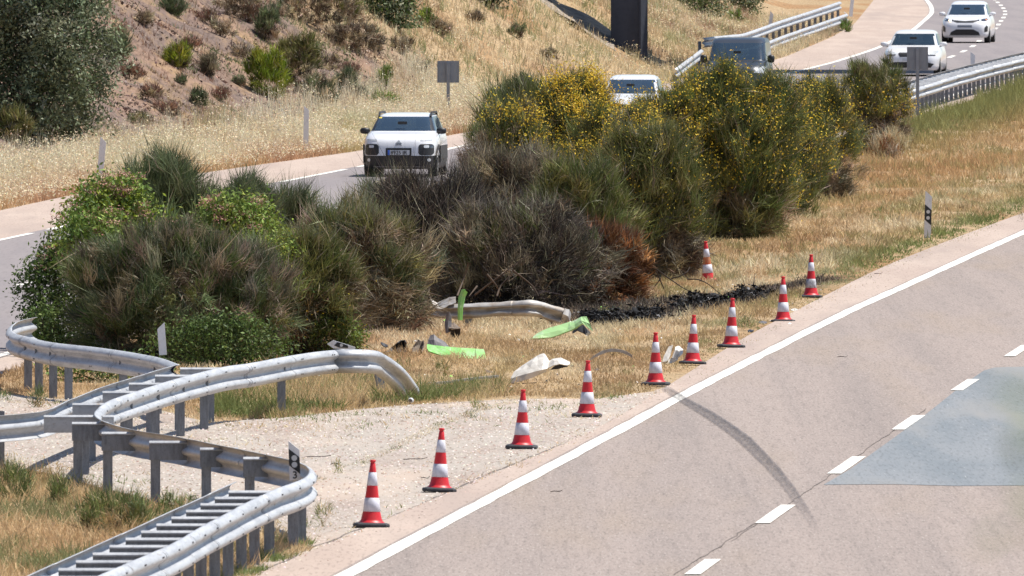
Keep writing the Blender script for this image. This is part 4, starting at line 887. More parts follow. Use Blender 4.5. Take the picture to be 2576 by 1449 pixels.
# burnt heap: hundreds of charred, buckled scraps
P0 = [(1440, 803, 10), (1500, 809, 22), (1560, 811, 30), (1620, 799, 26), (1680, 786, 20), (1740, 773, 15), (1800, 762, 12), (1860, 753, 9), (1915, 743, 4)]
V = []; T_ = []; C = []; k = 0
for i in range(16000):
    u = R.rand() * (len(P0) - 1) * .999; a = int(u); w = u - a
    px, py, hh = [P0[a][j] * (1 - w) + P0[a + 1][j] * w for j in range(3)]
    q = hit(px + R.randn() * 8, py + R.uniform(-4, 4)) if i % 12 == 0 else np.array([q[0] + R.uniform(-.10, .10), q[1] + R.uniform(-.2, .2), 0])
    hmax = hh / FPX * q[1] * (.45 + 1.1 * float(vnoise(q[0] * 5, q[1] * .5, 3))); z = float(zr(q[1])) + hmax * R.rand() ** 1.6
    if vnoise(q[0] * 3.1, q[1] * .4, 8) < .36: continue
    s = R.uniform(.005, .012) + .024 * R.rand() ** 3; A = R.randn(4, 3) * s * np.array([1.3, 1.3, .8]); V.append(A + np.array([q[0], q[1], z])); T_ += [(k, k + 1, k + 2), (k, k + 2, k + 3), (k + 1, k + 2, k + 3)]; k += 4
    c = R.choice([.010, .018, .03, .055, .16, .40], p=[.34, .28, .2, .12, .045, .015]); C += [[c * 1.0, c * .98, c * 1.0]] * 4
o = npmesh('charred_heap', np.vstack(V), np.array(T_), np.array(C), M['burnt']); tag(o, 'long low heap of black burnt scraps and ash running behind the cones', 'burnt debris', kind='stuff')
import zlib
# ------------------------------------------------------------------ vegetation
def unit(v): return v / (np.linalg.norm(v, axis=-1, keepdims=True) + 1e-9)
def blades(B, D, L, w, C, droop=.15, wig=.12, one=False):
    """tapering bent blades: a kink and two triangles each (or one triangle)"""
    n = len(B); D = unit(D); L = np.broadcast_to(L, (n,))[:, None]; w = np.broadcast_to(w, (n,))[:, None]
    Pp = unit(np.cross(D, R.randn(n, 3)))
    if one:
        tip = B + D * L; V = np.stack([B - Pp * w / 2, B + Pp * w / 2, tip], 1).reshape(-1, 3)
        T = np.arange(3 * n).reshape(-1, 3); return V, T, np.repeat(C, 3, 0)
    mid = B + D * L * .42 + R.randn(n, 3) * L * wig * .3; tip = B + D * L + R.randn(n, 3) * L * wig; tip[:, 2] -= np.asarray(droop) * L[:, 0]
    V = np.stack([B, mid - Pp * w * .5, mid + Pp * w * .5, tip], 1).reshape(-1, 3)
    i = np.arange(n)[:, None] * 4; T = np.concatenate([i + [0, 2, 1], i + [1, 2, 3]], 1).reshape(-1, 3)
    return V, T, np.repeat(C, 4, 0)
def leaves(B, s, C, up=.4):
    n = len(B); s = np.broadcast_to(s, (n,))[:, None]; a = unit(R.randn(n, 3)); nrm = unit(R.randn(n, 3) + np.array([0, -.2, up])); b = unit(np.cross(nrm, a)); a = np.cross(b, nrm)
    V = np.stack([B - a * s, B - b * s * .42 + a * s * .1, B + a * s, B + b * s * .42 + a * s * .1], 1).reshape(-1, 3)
    i = np.arange(n)[:, None] * 4; T = np.concatenate([i + [0, 1, 2], i + [0, 2, 3]], 1).reshape(-1, 3); return V, T, np.repeat(C, 4, 0)
def join(parts):
    V = []; T = []; C = []; k = 0
    for v, t, c in parts: V.append(v); T.append(t + k); C.append(c); k += len(v)
    return np.vstack(V), np.vstack(T), np.vstack(C)
def pick(pal, n, jit=.18):
    p = np.array(pal)[R.randint(0, len(pal), n)]; return np.clip(p * (1 + jit * R.randn(n, 1)) * (1 + .05 * R.randn(n, 3)), .004, .95)
def tube_np(P, r0, r1, col, seg=5):
    P = np.array(P, float); n = len(P); T = unit(np.gradient(P, axis=0)); a = unit(np.cross(T, [.3, .9, .2])); b = np.cross(T, a); r = np.linspace(r0, r1, n)[:, None]
    V = np.stack([P + (a * math.cos(t) + b * math.sin(t)) * r for t in np.arange(seg) * 2 * PI / seg], 1).reshape(-1, 3)
    i = (np.arange(n - 1)[:, None] * seg + np.arange(seg)[None]); j = (np.arange(n - 1)[:, None] * seg + (np.arange(seg)[None] + 1) % seg)
    T4 = np.stack([i, j, j + seg, i + seg], -1).reshape(-1, 4); T3 = np.concatenate([T4[:, [0, 1, 2]], T4[:, [0, 2, 3]]]); return V, T3, np.tile(np.array(col), (len(V), 1))
G = dict(broom=[(.125, .150, .045), (.095, .125, .040), (.155, .175, .060), (.17, .18, .065)], bluegreen=[(.125, .16, .075), (.16, .19, .095), (.10, .13, .06)],
         olive=[(.19, .19, .06), (.15, .155, .05), (.23, .215, .08)], greydead=[(.33, .275, .18), (.42, .36, .245), (.21, .175, .115), (.14, .115, .08)], dead=[(.20, .145, .09), (.30, .225, .14), (.14, .10, .065), (.40, .315, .21)],
         black=[(.038, .031, .028), (.060, .049, .042), (.12, .096, .078)], ash=[(.23, .19, .14), (.34, .285, .21), (.13, .10, .08)], rust=[(.25, .105, .045), (.18, .082, .042), (.32, .15, .06), (.12, .062, .036)],
         yellow=[(.82, .56, .035), (.86, .64, .06), (.64, .40, .03)], leafg=[(.18, .26, .05), (.24, .31, .06), (.13, .20, .045)], dleaf=[(.085, .13, .035), (.12, .17, .045), (.06, .095, .03)], bright=[(.24, .29, .03), (.18, .24, .025), (.30, .31, .04)],
         pink=[(.52, .25, .21), (.60, .38, .27), (.42, .20, .17)], olivetree=[(.19, .22, .125), (.15, .18, .09), (.27, .295, .19), (.11, .13, .07)], straw=[(.50, .41, .26), (.42, .33, .19), (.58, .50, .34)])
def shrub(name, label, cat, px, base, top, wpx, n, pal_top, pal_low, flowers=0, fspan=(.45, 1), low=.4, Yoff=0, blen=.34, bw=.013, up=.55, vase=.80, group=None, mixlow=.5, dr=.85, stems=0, stemcol=(.05, .04, .03), q=None, spiky=.35, flat=0, petal=.017, lean=0, fcol='yellow', fside=None, wide=1.12, strawf=.07, clump=64):
    if q is None:
        q = hit(px, base, surf='t')
        if Yoff: q = at(px, base, q[1] + Yoff); q[2] = float(H(q[0], q[1]))
    k = FPX / q[1]; Hh = float(at(px, top, q[1])[2] - q[2]); rx = wpx * wide / 2 / k; ry = rx * dr; n = int(n * (1.6 if n > 6000 else 1)); R.seed(zlib.crc32(label.encode()) % 99991); bw = bw * 1.02
    t = empty(name, tuple(q), 0, label, cat, group); parts = []; sd = R.randint(1000)
    nc = max(6, n // clump); zz = R.rand(nc) ** .85; zz[:nc // 12] = R.uniform(.85, 1, nc // 12); u = R.rand(nc) ** .42; az = R.rand(nc) * 2 * PI
    prof = lambda z: np.where(z < .35, vase + (1 - vase) * (z / .35) ** .8, np.sqrt(np.clip(1 - ((z - .35) / .72) ** 3.0, 0.02, 1)))
    wob = .66 + .62 * vnoise(az * 1.9 + 7, zz * 4.2, sd); r_ = u * prof(zz) * wob
    blenk = np.minimum(blen, Hh * .4); Hc = Hh - blenk * .38
    topw = .80 + .26 * vnoise((r_ * np.cos(az)) * 2.4 + 9, (r_ * np.sin(az)) * 2.4, sd + 3)
    Cc = np.stack([(rx - blenk * .35) * r_ * np.cos(az) + lean * zz * Hh, ry * r_ * np.sin(az), Hc * zz * topw], -1)
    out = unit(np.stack([Cc[:, 0] / rx, Cc[:, 1] / ry, (zz - .25) * 1.2 + up], -1))
    m = n // nc; B = np.repeat(Cc, m, 0) + R.randn(nc * m, 3) * .06 * (blen / .34); D = np.repeat(unit(out + R.randn(nc, 3) * .42), m, 0) + R.randn(nc * m, 3) * np.repeat(R.uniform(.16, .55, (nc, 1)), m, 0) + np.array([0, 0, up * .3])
    L = np.repeat(R.uniform(.65, 1.35, nc), m) * blenk * R.uniform(.45, 1.2, nc * m)
    L[R.rand(nc * m) < .03] *= 1.6
    B = B - unit(D) * L[:, None] * .18
    patch = vnoise(Cc[:, 0] * 1.5 + 3, Cc[:, 2] * 1.5 + Cc[:, 1], sd + 9); isl_ = (zz + (patch - .5) * mixlow * 1.6 < low) | (u < .45)
    CL = np.where(isl_[:, None], pick(pal_low, nc, .34), pick(pal_top, nc, .30)); C = np.repeat(CL, m, 0) * (1 + .2 * R.randn(nc * m, 1)); odd = R.rand(nc * m) < .08; C[odd] = pick(pal_low, odd.sum()); odd = R.rand(nc * m) < strawf; C[odd] = pick([(.34, .30, .20), (.26, .23, .15), (.40, .35, .25)], odd.sum()); C = np.clip(C, .006, .9)
    B[:, 2] = np.maximum(B[:, 2], -.02)
    parts.append(blades(B, D, L, bw * R.uniform(.6, 1.3, len(B)), C, np.repeat(np.where(isl_, .22, -.10), m), .16))
    npmesh('foliage', *join(parts), M['leaf'], t)
    if stems:
        sp = []
        for i in range(stems):
            a = R.rand() * 2 * PI; e = np.array([math.cos(a) * rx * R.uniform(.15, .8), math.sin(a) * ry * R.uniform(.2, .9) , Hh * R.uniform(.45, .95)]); s0 = np.array([e[0] * .12, e[1] * .12, -.1]); Pn = [s0 + (e - s0) * w + np.array([e[0] * .35 * math.sin(w * PI) * -1, 0, 0]) + R.randn(3) * .03 for w in np.linspace(0, 1, 6)]
            sp.append(tube_np(Pn, R.uniform(.014, .032), .004, stemcol))
        npmesh('branches', *join(sp), M['wood'], t)
    flowers = int(flowers * 2.2)
    if flowers:
        cand = np.where((zz > fspan[0]) & (zz <= fspan[1]) & (u > .55) & (Cc[:, 1] < ry * .45) & (patch > .28))[0]
        if fside is not None: cand = np.array([c for c in cand if (Cc[c, 0] / rx) * fside[0] + zz[c] * fside[1] > fside[2]] or list(cand))
        ci = R.choice(cand, flowers); FB = Cc[ci] + out[ci] * blenk * R.uniform(.3, .95, (flowers, 1)) + R.randn(flowers, 3) * .11
        npmesh('flowers', *leaves(FB, petal * 1.08 * R.uniform(.7, 1.4, flowers), pick(G[fcol], flowers, .12), .6), M['flower'], t)
    return t
def leafy(name, label, cat, px, base, top, wpx, n, pal, size=.035, Yoff=0, q=None, low=None, heads=0, hcol='pink', dr=.8, group=None, stem=True, z0=0, per=22, twig=(.10, .08, .05)):
    if q is None:
        q = hit(px, base, surf='t')
        if Yoff: q = at(px, base, q[1] + Yoff); q[2] = float(H(q[0], q[1]))
    k = FPX / q[1]; Hh = float(at(px, top, q[1])[2] - q[2]); rx = wpx / 2 / k; ry = rx * dr; t = empty(name, tuple(q), 0, label, cat, group); sd = R.randint(999)
    nc = max(8, n // per); zz = z0 + (1 - z0) * R.rand(nc) ** .8; az = R.rand(nc) * 2 * PI; u = R.rand(nc) ** .45
    pr = np.sqrt(np.clip(1 - ((zz - .4 - z0 * .3) / (.64 - z0 * .3)) ** 2, .05, 1)); wob = .7 + .6 * vnoise(az * 1.4, zz * 3, sd); Cc = np.stack([rx * u * pr * wob * np.cos(az), ry * u * pr * wob * np.sin(az), Hh * zz * .97], -1)
    m = n // nc; B = np.repeat(Cc, m, 0) + R.randn(nc * m, 3) * size * 2.6; C = np.repeat(pick(pal, nc, .22), m, 0) * (1 + .18 * R.randn(nc * m, 1)); B[:, 2] = np.maximum(B[:, 2], .02)
    npmesh('foliage', *leaves(B, size * R.uniform(.6, 1.25, len(B)), np.clip(C, .01, .9)), M['leaf'], t)
    sp = []
    for i in range(0, nc, max(1, nc // 26)):
        e = Cc[i]; s0 = np.array([e[0] * .15, e[1] * .15, -.05]); sp.append(tube_np([s0 + (e - s0) * w + R.randn(3) * .02 for w in np.linspace(0, 1, 5)], max(.008, size * .3), .003, twig))
    npmesh('branches', *join(sp), M['wood'], t)
    if heads:
        idx = np.where(zz > .72)[0] if (zz > .72).sum() > 4 else np.argsort(zz)[-10:]; HB = []
        for i in R.choice(idx, heads):
            c = Cc[i] + np.array([0, -.08, .09]) + R.randn(3) * .05; a = R.rand(50, 1) * 2 * PI; r = R.rand(50, 1) ** .5 * .13; HB.append(c + np.concatenate([r * np.cos(a), r * np.sin(a), .03 * R.randn(50, 1)], 1))
        HB = np.vstack(HB); tag(npmesh('flower_heads', *leaves(HB, .020, pick(G[hcol], len(HB), .15), 1.2), M['flower'], t), kind='stuff')
    return t
MG = 'bushes growing together on the median'
# left group
shrub('broom_shrub', 'blue-green broom with upright shoots, top back of the left bush group', 'shrub', 408, 812, 372, 260, 12000, G['bluegreen'], G['broom'], low=.2, Yoff=6, up=.9, group=MG, blen=.42)
shrub('broom_shrub', 'smaller blue-green broom right of the pink-headed elder', 'shrub', 605, 800, 434, 230, 9000, G['bluegreen'], G['broom'], low=.2, Yoff=4, up=.9, group=MG, blen=.4)
shrub('broom_shrub', 'sparse grey-green broom before the left lane, tallest thin shoots', 'shrub', 745, 800, 470, 170, 6000, G['bluegreen'], G['greydead'], low=.15, Yoff=6, up=1.0, group=MG, blen=.4)
shrub('broom_shrub', 'broad grey-green broom with dead brown inside, front of the left bush group', 'shrub', 455, 912, 560, 560, 42000, G['bluegreen'] + G['broom'][:2] + G['greydead'][2:3] + G['ash'][:1], G['dead'] + G['greydead'][2:] + G['bluegreen'] + G['broom'], low=.50, up=.45, group=MG, blen=.30, stems=14, mixlow=.8)
shrub('broom_shrub', 'greyish half-dead broom between the left bush group and the scorched bushes', 'shrub', 905, 842, 510, 330, 24000, G['bluegreen'] + G['greydead'][:2] + G['olive'], G['greydead'] + G['dead'], low=.50, up=.5, group=MG, Yoff=2, blen=.36, stems=8, mixlow=.9)
shrub('broom_shrub', 'dark green broom with small yellow buds at the right end of the left group', 'shrub', 770, 905, 600, 290, 17000, G['olive'] + G['broom'], G['dead'] + G['broom'][:1], low=.35, up=.4, group=MG, Yoff=.5, flowers=160, fspan=(.1, .8), petal=.013)
leafy('elder_plant', 'bright green elder with dusty pink flower heads, upper left of the bush group', 'shrub', 285, 880, 448, 280, 7500, G['leafg'] + G['bright'][:1], .042, Yoff=-.4, heads=46, group=MG, z0=.62)
leafy('elder_plant', 'second elder with dusty pink heads, middle of the bush group top', 'shrub', 590, 880, 495, 300, 5200, G['leafg'], .040, Yoff=-.2, heads=34, group=MG, z0=.72)
leafy('bramble_bush', 'dark green bramble with pinkish tips at the left edge of the bush group', 'shrub', 150, 885, 610, 215, 11000, G['dleaf'] + G['leafg'][2:], .036, Yoff=1.0, heads=12, group=MG)
leafy('bramble_bush', 'dark leafy bramble low behind the slanted marker post', 'shrub', 560, 925, 800, 330, 7000, G['dleaf'] + G['leafg'][2:], .032, group=MG, dr=.4)
leafy('bramble_bush', 'leafy green bramble at the right foot of the left group', 'shrub', 840, 905, 795, 150, 2600, G['leafg'] + G['dleaf'], .030, group=MG)
leafy('bramble_bush', 'low green bramble trailing under the curled barrier', 'shrub', 300, 962, 905, 330, 2600, G['leafg'] + G['dleaf'], .03, group=MG, dr=.3)
leafy('bramble_bush', 'yellow-green bramble patch on the shoulder of the left bush group, under the arching cane', 'shrub', 665, 900, 585, 270, 4600, G['leafg'] + G['bright'] + G['dleaf'][:1], .026, Yoff=-.8, group=MG, z0=.5)
leafy('bramble_bush', 'dark bramble leaves spilling over the loop of the far-left barrier', 'shrub', 112, 862, 772, 90, 1500, G['dleaf'] + G['leafg'][2:], .034, Yoff=-9, group=MG)
leafy('elder_plant', 'bright green elder leaves on the left flank of the bush group', 'shrub', 235, 890, 520, 170, 3600, G['leafg'], .038, Yoff=-.3, heads=8, group=MG, z0=.5)
# arching cane
t = empty('bramble_cane', tuple(hit(790, 880, surf='t')), 0, 'dark arching bramble cane with yellow-green leaflets over the left group', 'shrub'); Yc = t.location[1] - 2.2
Q = cr([at(640, 612, Yc), at(700, 592, Yc), at(745, 598, Yc - .2), at(775, 630, Yc - .3), at(792, 672, Yc - .3), at(800, 740, Yc), at(806, 830, Yc + .5), at(800, 880, Yc + 1.5)], .08) - np.array(t.location)
npmesh('cane', *tube_np(Q, .012, .012, (.05, .04, .03)), M['wood'], t); ii = R.randint(4, len(Q) * 5 // 8, 800)
npmesh('leaflets', *leaves(Q[ii] + R.randn(800, 3) * np.array([.05, .04, .05]) + [0, 0, .03], .022, pick(G['bright'] + G['leafg'], 800)), M['leaf'], t)
# scorched centre
shrub('burnt_broom', 'fire-blackened broom of bare dark twigs, centre of the median bushes', 'shrub', 1085, 770, 440, 330, 9500, G['black'], G['black'] + G['ash'], low=.45, up=.7, group=MG, Yoff=1.5, blen=.62, bw=.012, stems=90, stemcol=(.03, .025, .022), mixlow=.9, clump=14, strawf=.12)
shrub('burnt_broom', 'singed grey-brown broom hanging over the crushed barrier', 'shrub', 1290, 778, 505, 430, 17000, G['ash'] + G['black'][2:] + G['greydead'][2:] + G['broom'][:1], G['black'] + G['black'] + G['dead'][2:3], low=.6, up=.4, group=MG, Yoff=1.2, blen=.34, strawf=.13, clump=34, stems=60, stemcol=(.07, .055, .042), mixlow=1.0)
shrub('burnt_broom', 'pale grey singed broom behind the blackened one', 'shrub', 1270, 720, 378, 280, 15000, G['ash'] + G['greydead'] + G['olive'][:1], G['ash'] + G['dead'] + G['black'], low=.55, up=.5, group=MG, Yoff=8, blen=.4, stems=8)
shrub('rusty_shrub', 'low rust-brown withered shrub beside the charred heap', 'shrub', 1505, 757, 568, 240, 13000, G['rust'], G['rust'], low=.35, up=.5, Yoff=-3, blen=.26, stems=14, stemcol=(.09, .05, .035))
shrub('broom_shrub', 'dark green broom clump in front of the scorched bush, centre', 'shrub', 1475, 745, 400, 260, 15000, G['broom'] + G['olive'][:1], G['dead'] + G['greydead'], low=.4, up=.55, group=MG, Yoff=5)
shrub('broom_shrub', 'tall broom with a yellow-flowered crown, just right of the nearest car', 'shrub', 1385, 655, 188, 430, 32000, G['broom'] + G['bluegreen'][:1], G['ash'] + G['dead'] + G['broom'], low=.42, up=.7, group=MG, Yoff=12, blen=.42, flowers=5200, fspan=(.55, 1), stems=10, fside=(.9, .5, .35), petal=.022)
shrub('broom_shrub', 'broom with yellow flowers on its left shoulder, right of the nearest car', 'shrub', 1285, 640, 258, 250, 11000, G['broom'] + G['olive'], G['ash'] + G['dead'], low=.5, up=.6, group=MG, Yoff=1, flowers=900, fspan=(.6, 1), petal=.021)
shrub('broom_shrub', 'round olive-green broom in the middle of the yellow bushes', 'shrub', 1625, 702, 318, 290, 28000, G['broom'] + G['olive'], G['dead'] + G['black'][2:] + G['ash'], low=.46, up=.5, group=MG, blen=.38, flowers=700, fspan=(.3, 1), stems=14, petal=.017)
shrub('broom_shrub', 'tall yellow-flowering broom hiding the lower half of the grey van', 'shrub', 1830, 612, 168, 340, 30000, G['broom'], G['olive'] + G['dead'][:2], low=.25, up=.7, group=MG, Yoff=4, flowers=3000, fspan=(.30, 1), blen=.42, stems=8, petal=.022)
shrub('broom_shrub', 'leafy broom speckled with yellow, right of the round olive one', 'shrub', 1880, 600, 285, 240, 16000, G['broom'] + G['olive'], G['dead'] + G['olive'], low=.3, up=.5, group=MG, flowers=1400, fspan=(.2, 1), petal=.02)
shrub('broom_shrub', 'green broom with thin yellow flowering, last of the thicket on the right', 'shrub', 2035, 500, 200, 250, 18000, G['broom'] + G['olive'][:1], G['dead'] + G['greydead'], low=.38, up=.7, group=MG, flowers=900, fspan=(.35, 1), stems=8, petal=.022)
shrub('dead_shrub', 'pale dried brown scrub at the right foot of the yellow thicket', 'shrub', 2055, 492, 380, 150, 5500, G['greydead'] + G['dead'], G['dead'] + G['rust'][1:2], low=.3, up=.6, Yoff=-2)
shrub('broom_shrub', 'lone vase-shaped broom with bare dark stems and green top before the far barrier', 'shrub', 2200, 392, 155, 190, 12000, G['broom'] + G['olive'], G['dead'] + G['black'][2:], low=.60, up=.9, vase=.22, flowers=420, fspan=(.45, .75), stems=34, stemcol=(.055, .042, .036), mixlow=.3, petal=.024)
shrub('dead_shrub', 'tuft of reddish dried stalks at the foot of the lone vase-shaped broom', 'shrub', 2240, 402, 335, 105, 2200, G['rust'][:1] + G['straw'], G['straw'] + G['rust'], low=.3, up=1.1, blen=.5)
shrub('broom_shrub', 'green and straw broom behind the half-dead one, at the lane edge', 'shrub', 985, 760, 455, 220, 7000, G['bluegreen'] + G['greydead'][:1], G['greydead'], low=.4, up=.8, group=MG, Yoff=8, blen=.4)
shrub('broom_shrub', 'low grey-green broom skirt under the round olive broom', 'shrub', 1665, 705, 490, 170, 8000, G['broom'] + G['olive'] + G['greydead'][:1], G['dead'] + G['ash'], low=.4, up=.5, group=MG, Yoff=4, stems=6)
shrub('broom_shrub', 'yellow-specked broom joining the two tall flowering ones', 'shrub', 1690, 640, 236, 290, 17000, G['broom'] + G['olive'], G['dead'] + G['ash'], low=.3, up=.6, group=MG, Yoff=12, flowers=1500, fspan=(.35, 1), petal=.022)
shrub('broom_shrub', 'broom with bright yellow sprays between the van-side broom and the last one', 'shrub', 1955, 570, 205, 260, 15000, G['broom'], G['olive'] + G['dead'], low=.25, up=.6, group=MG, Yoff=4, flowers=1400, fspan=(.3, 1), petal=.022)
shrub('broom_shrub', 'green clump of broom low in the centre above the rust-brown shrub', 'shrub', 1400, 700, 480, 200, 8000, G['bluegreen'] + G['broom'], G['ash'] + G['dead'], low=.3, up=.6, group=MG, Yoff=-1)
shrub('broom_shrub', 'dense green broom closing the thicket behind the round olive one', 'shrub', 1560, 660, 262, 280, 14000, G['broom'] + G['olive'], G['dead'] + G['broom'], low=.3, up=.55, group=MG, Yoff=8, flowers=1600, fspan=(.55, 1), petal=.021)
# dead branches over the charred heap
t = empty('fallen_branch', tuple(hit(1760, 745, surf='t')), 0, 'bare dead branches reaching out of the bushes over the charred heap', 'branch'); Yc = t.location[1]; sp = []
for l in ([(1640, 668), (1690, 705), (1740, 735), (1800, 752)], [(1650, 680), (1672, 730), (1690, 765)], [(1730, 702), (1770, 708), (1815, 742)], [(1690, 700), (1720, 690), (1735, 672)], [(1662, 700), (1640, 730)], [(1893, 745), (1895, 720), (1899, 690)], [(1885, 748), (1876, 725), (1869, 705)]):
    sp.append(tube_np(cr([at(a, b, Yc + R.uniform(-.3, .3)) for a, b in l], .1) - np.array(t.location), .014, .005, (.06, .05, .045)))
npmesh('twigs', *join(sp), M['wood'], t)
t = empty('fallen_branch', tuple(hit(1180, 790, surf='t')), 0, 'light brown broken boughs under the scorched bushes above the crushed barrier', 'branch'); Yc = t.location[1] - .2; sp = []
for l in ([(1195, 742), (1250, 700), (1330, 640)], [(1150, 745), (1170, 690), (1178, 660)], [(1010, 730), (1060, 733), (1110, 745)], [(1250, 745), (1262, 715), (1290, 690)], [(1225, 690), (1250, 720), (1260, 745)], [(1290, 680), (1340, 720), (1355, 745)], [(1100, 690), (1080, 720), (1085, 760)], [(1200, 720), (1180, 745)]):
    sp.append(tube_np(cr([at(a, b, Yc + R.uniform(-.5, .3)) for a, b in l], .1) - np.array(t.location),   .018, .006, (.12, .09, .07)))
npmesh('boughs', *join(sp), M['wood'], t)

# ---- the slope: tree, shrubs
q = hit(70, 372, surf='t'); t = leafy('holm_oak', 'big grey-green evergreen tree filling the top left corner', 'tree', 60, 372, -190, 420, 62000, G['olivetree'], .060, q=q, dr=.9, z0=.05, per=60, twig=(.10, .085, .07))
sp = [tube_np([(0, 0, -.3), (.1, 0, 1), (-.1, .1, 2.2), (.1, 0, 3.4)], .16, .07, (.12, .10, .085), 8)]; npmesh('trunk', *join(sp), M['wood'], t)
HS = 'shrubs dotted over the cutting slope'
def hillshrub(px, base, top, w, pal, lab, n=2200, lo=None, nm='slope_shrub', **kw):
    shrub(nm, lab, 'shrub', px, base, top, w, n, G[pal] if isinstance(pal, str) else pal, G[lo or 'dead'], low=kw.pop('low', .3), blen=kw.pop('blen', .25), bw=.022, group=HS, up=kw.pop('up', .6), dr=.9, clump=30, **kw)
hillshrub(445, 170, 112, 66, 'bright', 'small yellow-green shrub alone on bare shale, upper left')
hillshrub(672, 243, 125, 108, 'bright', 'vivid yellow-green conical shrub on the bare slope', 4200, lo='bright', low=.1, up=.9, nm='young_pine')
hillshrub(757, 215, 84, 120, 'olive', 'large olive shrub just above the vivid yellow-green one', 5200, low=.35)
hillshrub(674, 102, 15, 58, 'bluegreen', 'upright grey-green shrub above the large olive shrub', 2600, low=.2, up=1)
hillshrub(434, 40, -12, 56, 'bluegreen', 'grey-green shrub at the top edge left of centre', 1800)
hillshrub(292, 152, 88, 78, 'bluegreen', 'pale grey-green shrub beside the big evergreen tree')
hillshrub(527, 194, 138, 50, 'greydead', 'grey-brown dry shrub on shale left of the vivid one', 1600, low=.1)
hillshrub(500, 266, 228, 44, 'bluegreen', 'small round green shrub low on the shale above the oats', 1200)
hillshrub(455, 215, 190, 34, 'bluegreen', 'tiny green tuft on the middle of the shale', 600)
hillshrub(870, 238, 178, 54, 'bluegreen', 'small dense grey-green shrub left of the sign', 1900, low=.15)
hillshrub(800, 262, 190, 110, G['bluegreen'] + G['straw'][:1], 'pale green wispy shrub at the foot of the shale', 2200)
hillshrub(965, 287, 236, 84, 'leafg', 'leafy light green shrub just above the nearest white car', 2000, low=.1)
hillshrub(968, 220, 168, 38, 'leafg', 'small leafy green plant halfway up, left of the sign', 800, low=.1)
hillshrub(350, 320, 285, 60, G['bluegreen'] + G['olive'], 'low green clump in the oats near the left tree', 800)
hillshrub(35, 362, 272, 90, 'olive', 'dark olive shrub under the big evergreen tree at far left', 2600, low=.2)
hillshrub(800, 60, -40, 190, G['dead'] + G['olive'][:1], 'dark brown twiggy scrub at the top edge', 6000, low=.6)
hillshrub(600, 45, -10, 120, G['dead'], 'dull brown scrub patch on the upper shale', 2000, low=.7)
hillshrub(880, 125, 60, 150, G['dead'] + G['greydead'], 'grey-brown scrub on the slope edge above the olive shrub', 3600, low=.7)
def oak(px, base, top, w, lab, n=3500): leafy('holm_oak', lab, 'tree', px, base, top, w, n, G['olivetree'] + G['dleaf'], .07, dr=.9, group='evergreen bushes on the upper slope')
oak(985, 70, -60, 130, 'dark evergreen bush at the top edge above the sign')
oak(1235, 22, -60, 90, 'small dark evergreen at the top edge left of the pier', 1500)
oak(1765, 42, -40, 110, 'dark green evergreen at the top edge right of the pier', 2500)
oak(1880, 36, -40, 90, 'dark green evergreen at the top edge above the two-band barrier', 2000)
hillshrub(1070, 65, 20, 60, 'leafg', 'fresh green sapling beside the dark evergreen bush', 900, low=.1)
hillshrub(2125, 82, 50, 32, 'leafg', 'bright green tuft at the near end of the far verge', 700, low=.05)
hillshrub(1850, 60, 25, 40, 'leafg', 'small green plant before the two-band barrier', 600, low=.05)

SP = [('dead', 'grey-brown', G['dead'] + G['greydead']), ('green', 'grey-green', G['bluegreen']), ('red', 'reddish', [(.28, .15, .10), (.20, .12, .09)])]
for i, (px, by, w, kk) in enumerate([(560, 90, 70, 0), (610, 150, 60, 0), (705, 160, 60, 0), (640, 60, 80, 2), (520, 60, 60, 2), (560, 250, 50, 2), (330, 200, 60, 2), (380, 255, 70, 2), (420, 290, 60, 2), (300, 95, 50, 0), (830, 175, 60, 0), (900, 60, 80, 0), (940, 130, 60, 0), (880, 190, 50, 2), (600, 215, 34, 1), (905, 250, 46, 1), (700, 40, 60, 1), (1010, 130, 60, 0), (1060, 180, 40, 1), (1110, 90, 60, 0), (1190, 60, 50, 0), (1000, 40, 50, 0), (1300, 95, 50, 1), (1380, 150, 46, 0), (360, 60, 50, 0), (480, 120, 44, 2)]):
    WH = ['left part of the shale', 'middle of the shale', 'slope edge above the shale', 'dry grass slope left of the pier'][0 if px < 430 else 1 if px < 640 else 2 if px < 960 else 3]
    hillshrub(px, by, by - w * .62, w, SP[kk][2], '%s %s scrub tuft %s, %s' % (['small', 'low', 'scraggy', 'ragged', 'sparse', 'wispy', 'flat'][i % 7], SP[kk][1], ['under a darker shrub', 'beside bare earth', 'among thin dry grass', 'on loose chips'][(i // 7) % 4], WH), 900, low=.5, nm='scrub_tuft')
